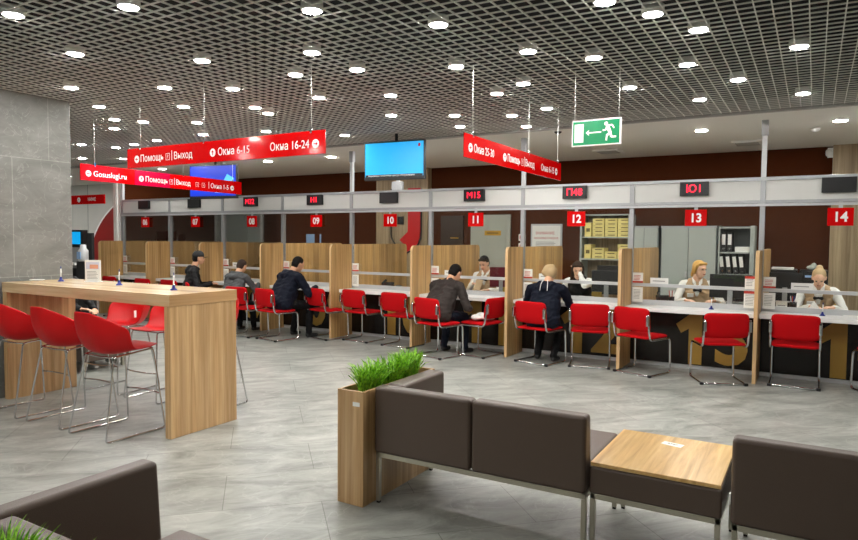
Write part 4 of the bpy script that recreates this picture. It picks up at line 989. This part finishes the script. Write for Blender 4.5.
# shelf with yellow boxes
t = thing('shelf_unit', 'pale shelf unit filled with yellow boxes behind window 12', 'shelf', (-3.05, 10.98, 0))
for nm, b in (('side', (-.42, -.39, 0, .4, 0, 2.02)), ('side', (.39, .42, 0, .4, 0, 2.02)), ('back', (-.39, .39, .38, .4, 0, 2.02))): MB().box(*b).build(nm, 'oak_grey' if nm == 'back' else 'grey_cab', t)
for z in (.06, .5, .9, 1.27, 1.64, 2.02): MB().box(-.39, .39, .0, .38, z-.022, z).build('shelf', 'grey_cab', t)
ybox = None
def yb(x, z, w, h, lab):
    t = thing('yellow_box', lab, 'box', (x, 11.0, z), 0, 'yellow boxes on the pale shelf unit')
    MB().box(-w/2, w/2, 0, .28, 0, h-.002).build('carton', 'yellow_box', t, .002); MB().box(-w/4, w/3, -.001, 0, h*.35, h*.6).build('print', 'box_print', t)
for c in range(3):
    for r in range(5): yb(-3.16 + .215*c, 1.641 + .062*r, .2, .06, 'yellow box on the upper shelf, %s column, %s from the bottom' % (['left', 'middle', 'right'][c], ORD[r]))
yb(-3.34, 1.641, .11, .24, 'upright yellow box at the left end of the upper shelf')
yb(-3.34, 1.271, .11, .24, 'upright yellow box at the left end of the second shelf')
for c, hh in ((0, 3), (1, 2), (2, 4)):
    for r in range(hh): yb(-3.16 + .215*c, 1.271 + .062*r, .2, .06, 'yellow box on the second shelf, %s column, %s from the bottom' % (['left', 'middle', 'right'][c], ORD[r]))
monitor(-2.72, 10.5, PI, 'black monitor standing before the shelf of yellow boxes', .6, .3, z=.78)
t = thing('desk', 'dark low desk before the shelf unit behind window 12', 'desk', (-2.72, 10.5, 0)); MB().box(-.45, .45, -.3, .3, .74, .78).build('top', 'black_matt', t); 
for x in (-.43, .41):
    MB().box(x, x+.02, -.28, .28, 0, .74).build('leg', 'black_matt', t)
# notice board, doors, plates
t = thing('notice_board', 'large white framed poster with red heading behind window 12', 'poster', (-4.24, 11.42, 0))
MB().box(-.3, .3, 0, .03, 1.0, 1.87).build('frame', 'alu_light', t, .004); MB().box(-.27, .27, -.003, 0, 1.03, 1.84).build('sheet', 'paper', t)
text('ВНИМАНИЕ', .07, 'card_red', t, (-.02, -.004, 1.7), sx=.9, name='heading'); text('УВАЖАЕМЫЕ ГРАЖДАНЕ', .05, 'card_red', t, (-.0, -.004, 1.61), sx=.75)
g = MB()
for k in range(4): g.box(-.2, .18-.03*(k % 2), -.004, -.003, 1.46+k*.025, 1.468+k*.025)
g.build('print', 'print_grey', t); MB().box(-.2, .15, -.005, -.003, 1.33, 1.41).build('black_bar', 'black', t)
t = struct(box('door_1', 'door_grey', None, -5.78, -4.95, 11.4, 11.45, 0, 2.05, .004)); 
for b in ((-5.7, -5.4, 1.1, 1.95), (-5.33, -5.03, 1.1, 1.95), (-5.7, -5.4, .15, 1.0), (-5.33, -5.03, .15, 1.0)): MB().box(b[0], b[1], 11.393, 11.4, b[2], b[3]).build('panel', 'door_grey', t, .004)
t = thing('door_plate', 'small brass coloured name plate on the pale door behind window 11', 'plate', (-5.3, 11.385, 1.7)); MB().box(-.17, .17, -.003, .005, -.045, .045).build('plate', 'brass', t); MB().box(-.12, .12, -.004, -.003, -.01, .01).build('print', 'box_print', t)
M['brown_door'] = mat('brown_door', '33200F', .4)
t = struct(box('door_2', 'brown_door', None, -6.45, -5.95, 11.4, 11.45, 0, 2.04, .004)); MB().tube([(-6.05, 11.4, 1.6), (-6.05, 11.35, 1.6), (-6.2, 11.35, 1.6)], .01, .02).build('handle', 'brass', t)
for k, (z, lab) in enumerate(((1.62, 'upper small red notice right of the pale door'), (1.45, 'lower small red notice right of the pale door'))):
    t = thing('wall_notice', lab, 'notice', (-4.72, 11.44, z)); MB().box(-.07, .07, 0, .006, -.06, .06).build('sheet', 'paper', t); MB().box(-.05, .05, -.002, 0, -.04, .04).build('symbol', 'card_red', t)
t = thing('wall_notice', 'pale blue paper on the brown wall behind window 09', 'notice', (-9.87, 11.44, 1.5)); MB().box(-.12, .12, 0, .006, -.16, .16).build('sheet', 'blue_paper', t)
t = thing('wall_notice', 'narrow blue strip beside the pale blue paper behind window 09', 'notice', (-9.58, 11.44, 1.5)); MB().box(-.02, .02, 0, .006, -.16, .16).build('sheet', 'blue_paper', t)
t = thing('glazed_partition', 'pale glazed office door and screen behind window 07', 'glass partition', (-11.9, 11.35, 0)); MB().box(-1.0, -.93, 0, .06, 0, 2.15).build('frame', 'white_matt', t); MB().box(.55, .62, 0, .06, 0, 2.15).build('frame', 'white_matt', t); MB().box(-.93, .55, .02, .04, 0, 2.12).build('pane', 'grey_cab', t)
t = thing('wall_emblem', 'large red curved arrow with dark outline on the oak column behind window 10', 'emblem', (-7.0, 11.29, 0))
arc = [(.15 + .0, 2.6), (-.14, 2.6), (-.14, 1.72), (-.34, 1.55), (-.24, 1.47), (-.22, 1.28), (-.02, 1.38), (.08, 1.47), (.14, 1.6), (.15, 1.75)]
MB().prism([(x+.03, z-.02) for x, z in arc], -.012, -.002).build('outline', 'black', t); MB().prism(arc, -.03, -.012).build('arrow', 'logo_red', t)
MB().tube([(-.56, -.015, 2.6), (-.56, -.015, 1.6), (-.42, -.015, 1.42)], .014, .1).build('line', 'black', t)
t = thing('wall_socket', 'small black switch box on the oak column beside window 10 sign', 'switch', (-7.33, 11.29, 1.95)); MB().box(-.07, .07, -.02, .0, -.08, .08).build('body', 'black', t)
# left hall: kiosk with bright screen
t = thing('ticket_kiosk', 'dark ticket kiosk with a bright cyan screen behind the stone column', 'kiosk', (-12.55, 7.5, 0), R(8))
MB().box(-.35, .3, 0, .12, 0, 1.7).build('body', 'black', t, .01); MB().box(-.3, .24, -.012, 0, 1.42, 1.66).build('screen', 'screen_cyan', t); MB().box(-.3, .24, -.008, 0, .95, 1.36).build('poster', 'print_grey', t)
MB().box(-.36, .32, -.2, 0, 1.02, 1.06).build('shelf', 'white', t)
t = thing('info_stand', 'narrow black information stand right of the ticket kiosk', 'stand', (-11.98, 7.55, 0)); MB().box(-.16, .0, 0, .06, 0, 1.64).build('body', 'black_matt', t, .01)
t = thing('sanitizer_dispenser', 'white and blue hand sanitizer dispenser on the black stand', 'dispenser', (-10.55, 6.5, 0))
MB().box(-.14, .14, -.04, .14, 0, 1.16).build('stand', 'black_matt', t, .01); MB().lathe([(.07, 1.16), (.08, 1.18), (.08, 1.34), (.05, 1.38), (.045, 1.43), (.03, 1.44)], 16).build('bottle', 'alu_light', t); MB().box(-.05, .05, -.085, -.07, 1.2, 1.32).build('label', 'blue_paper', t)
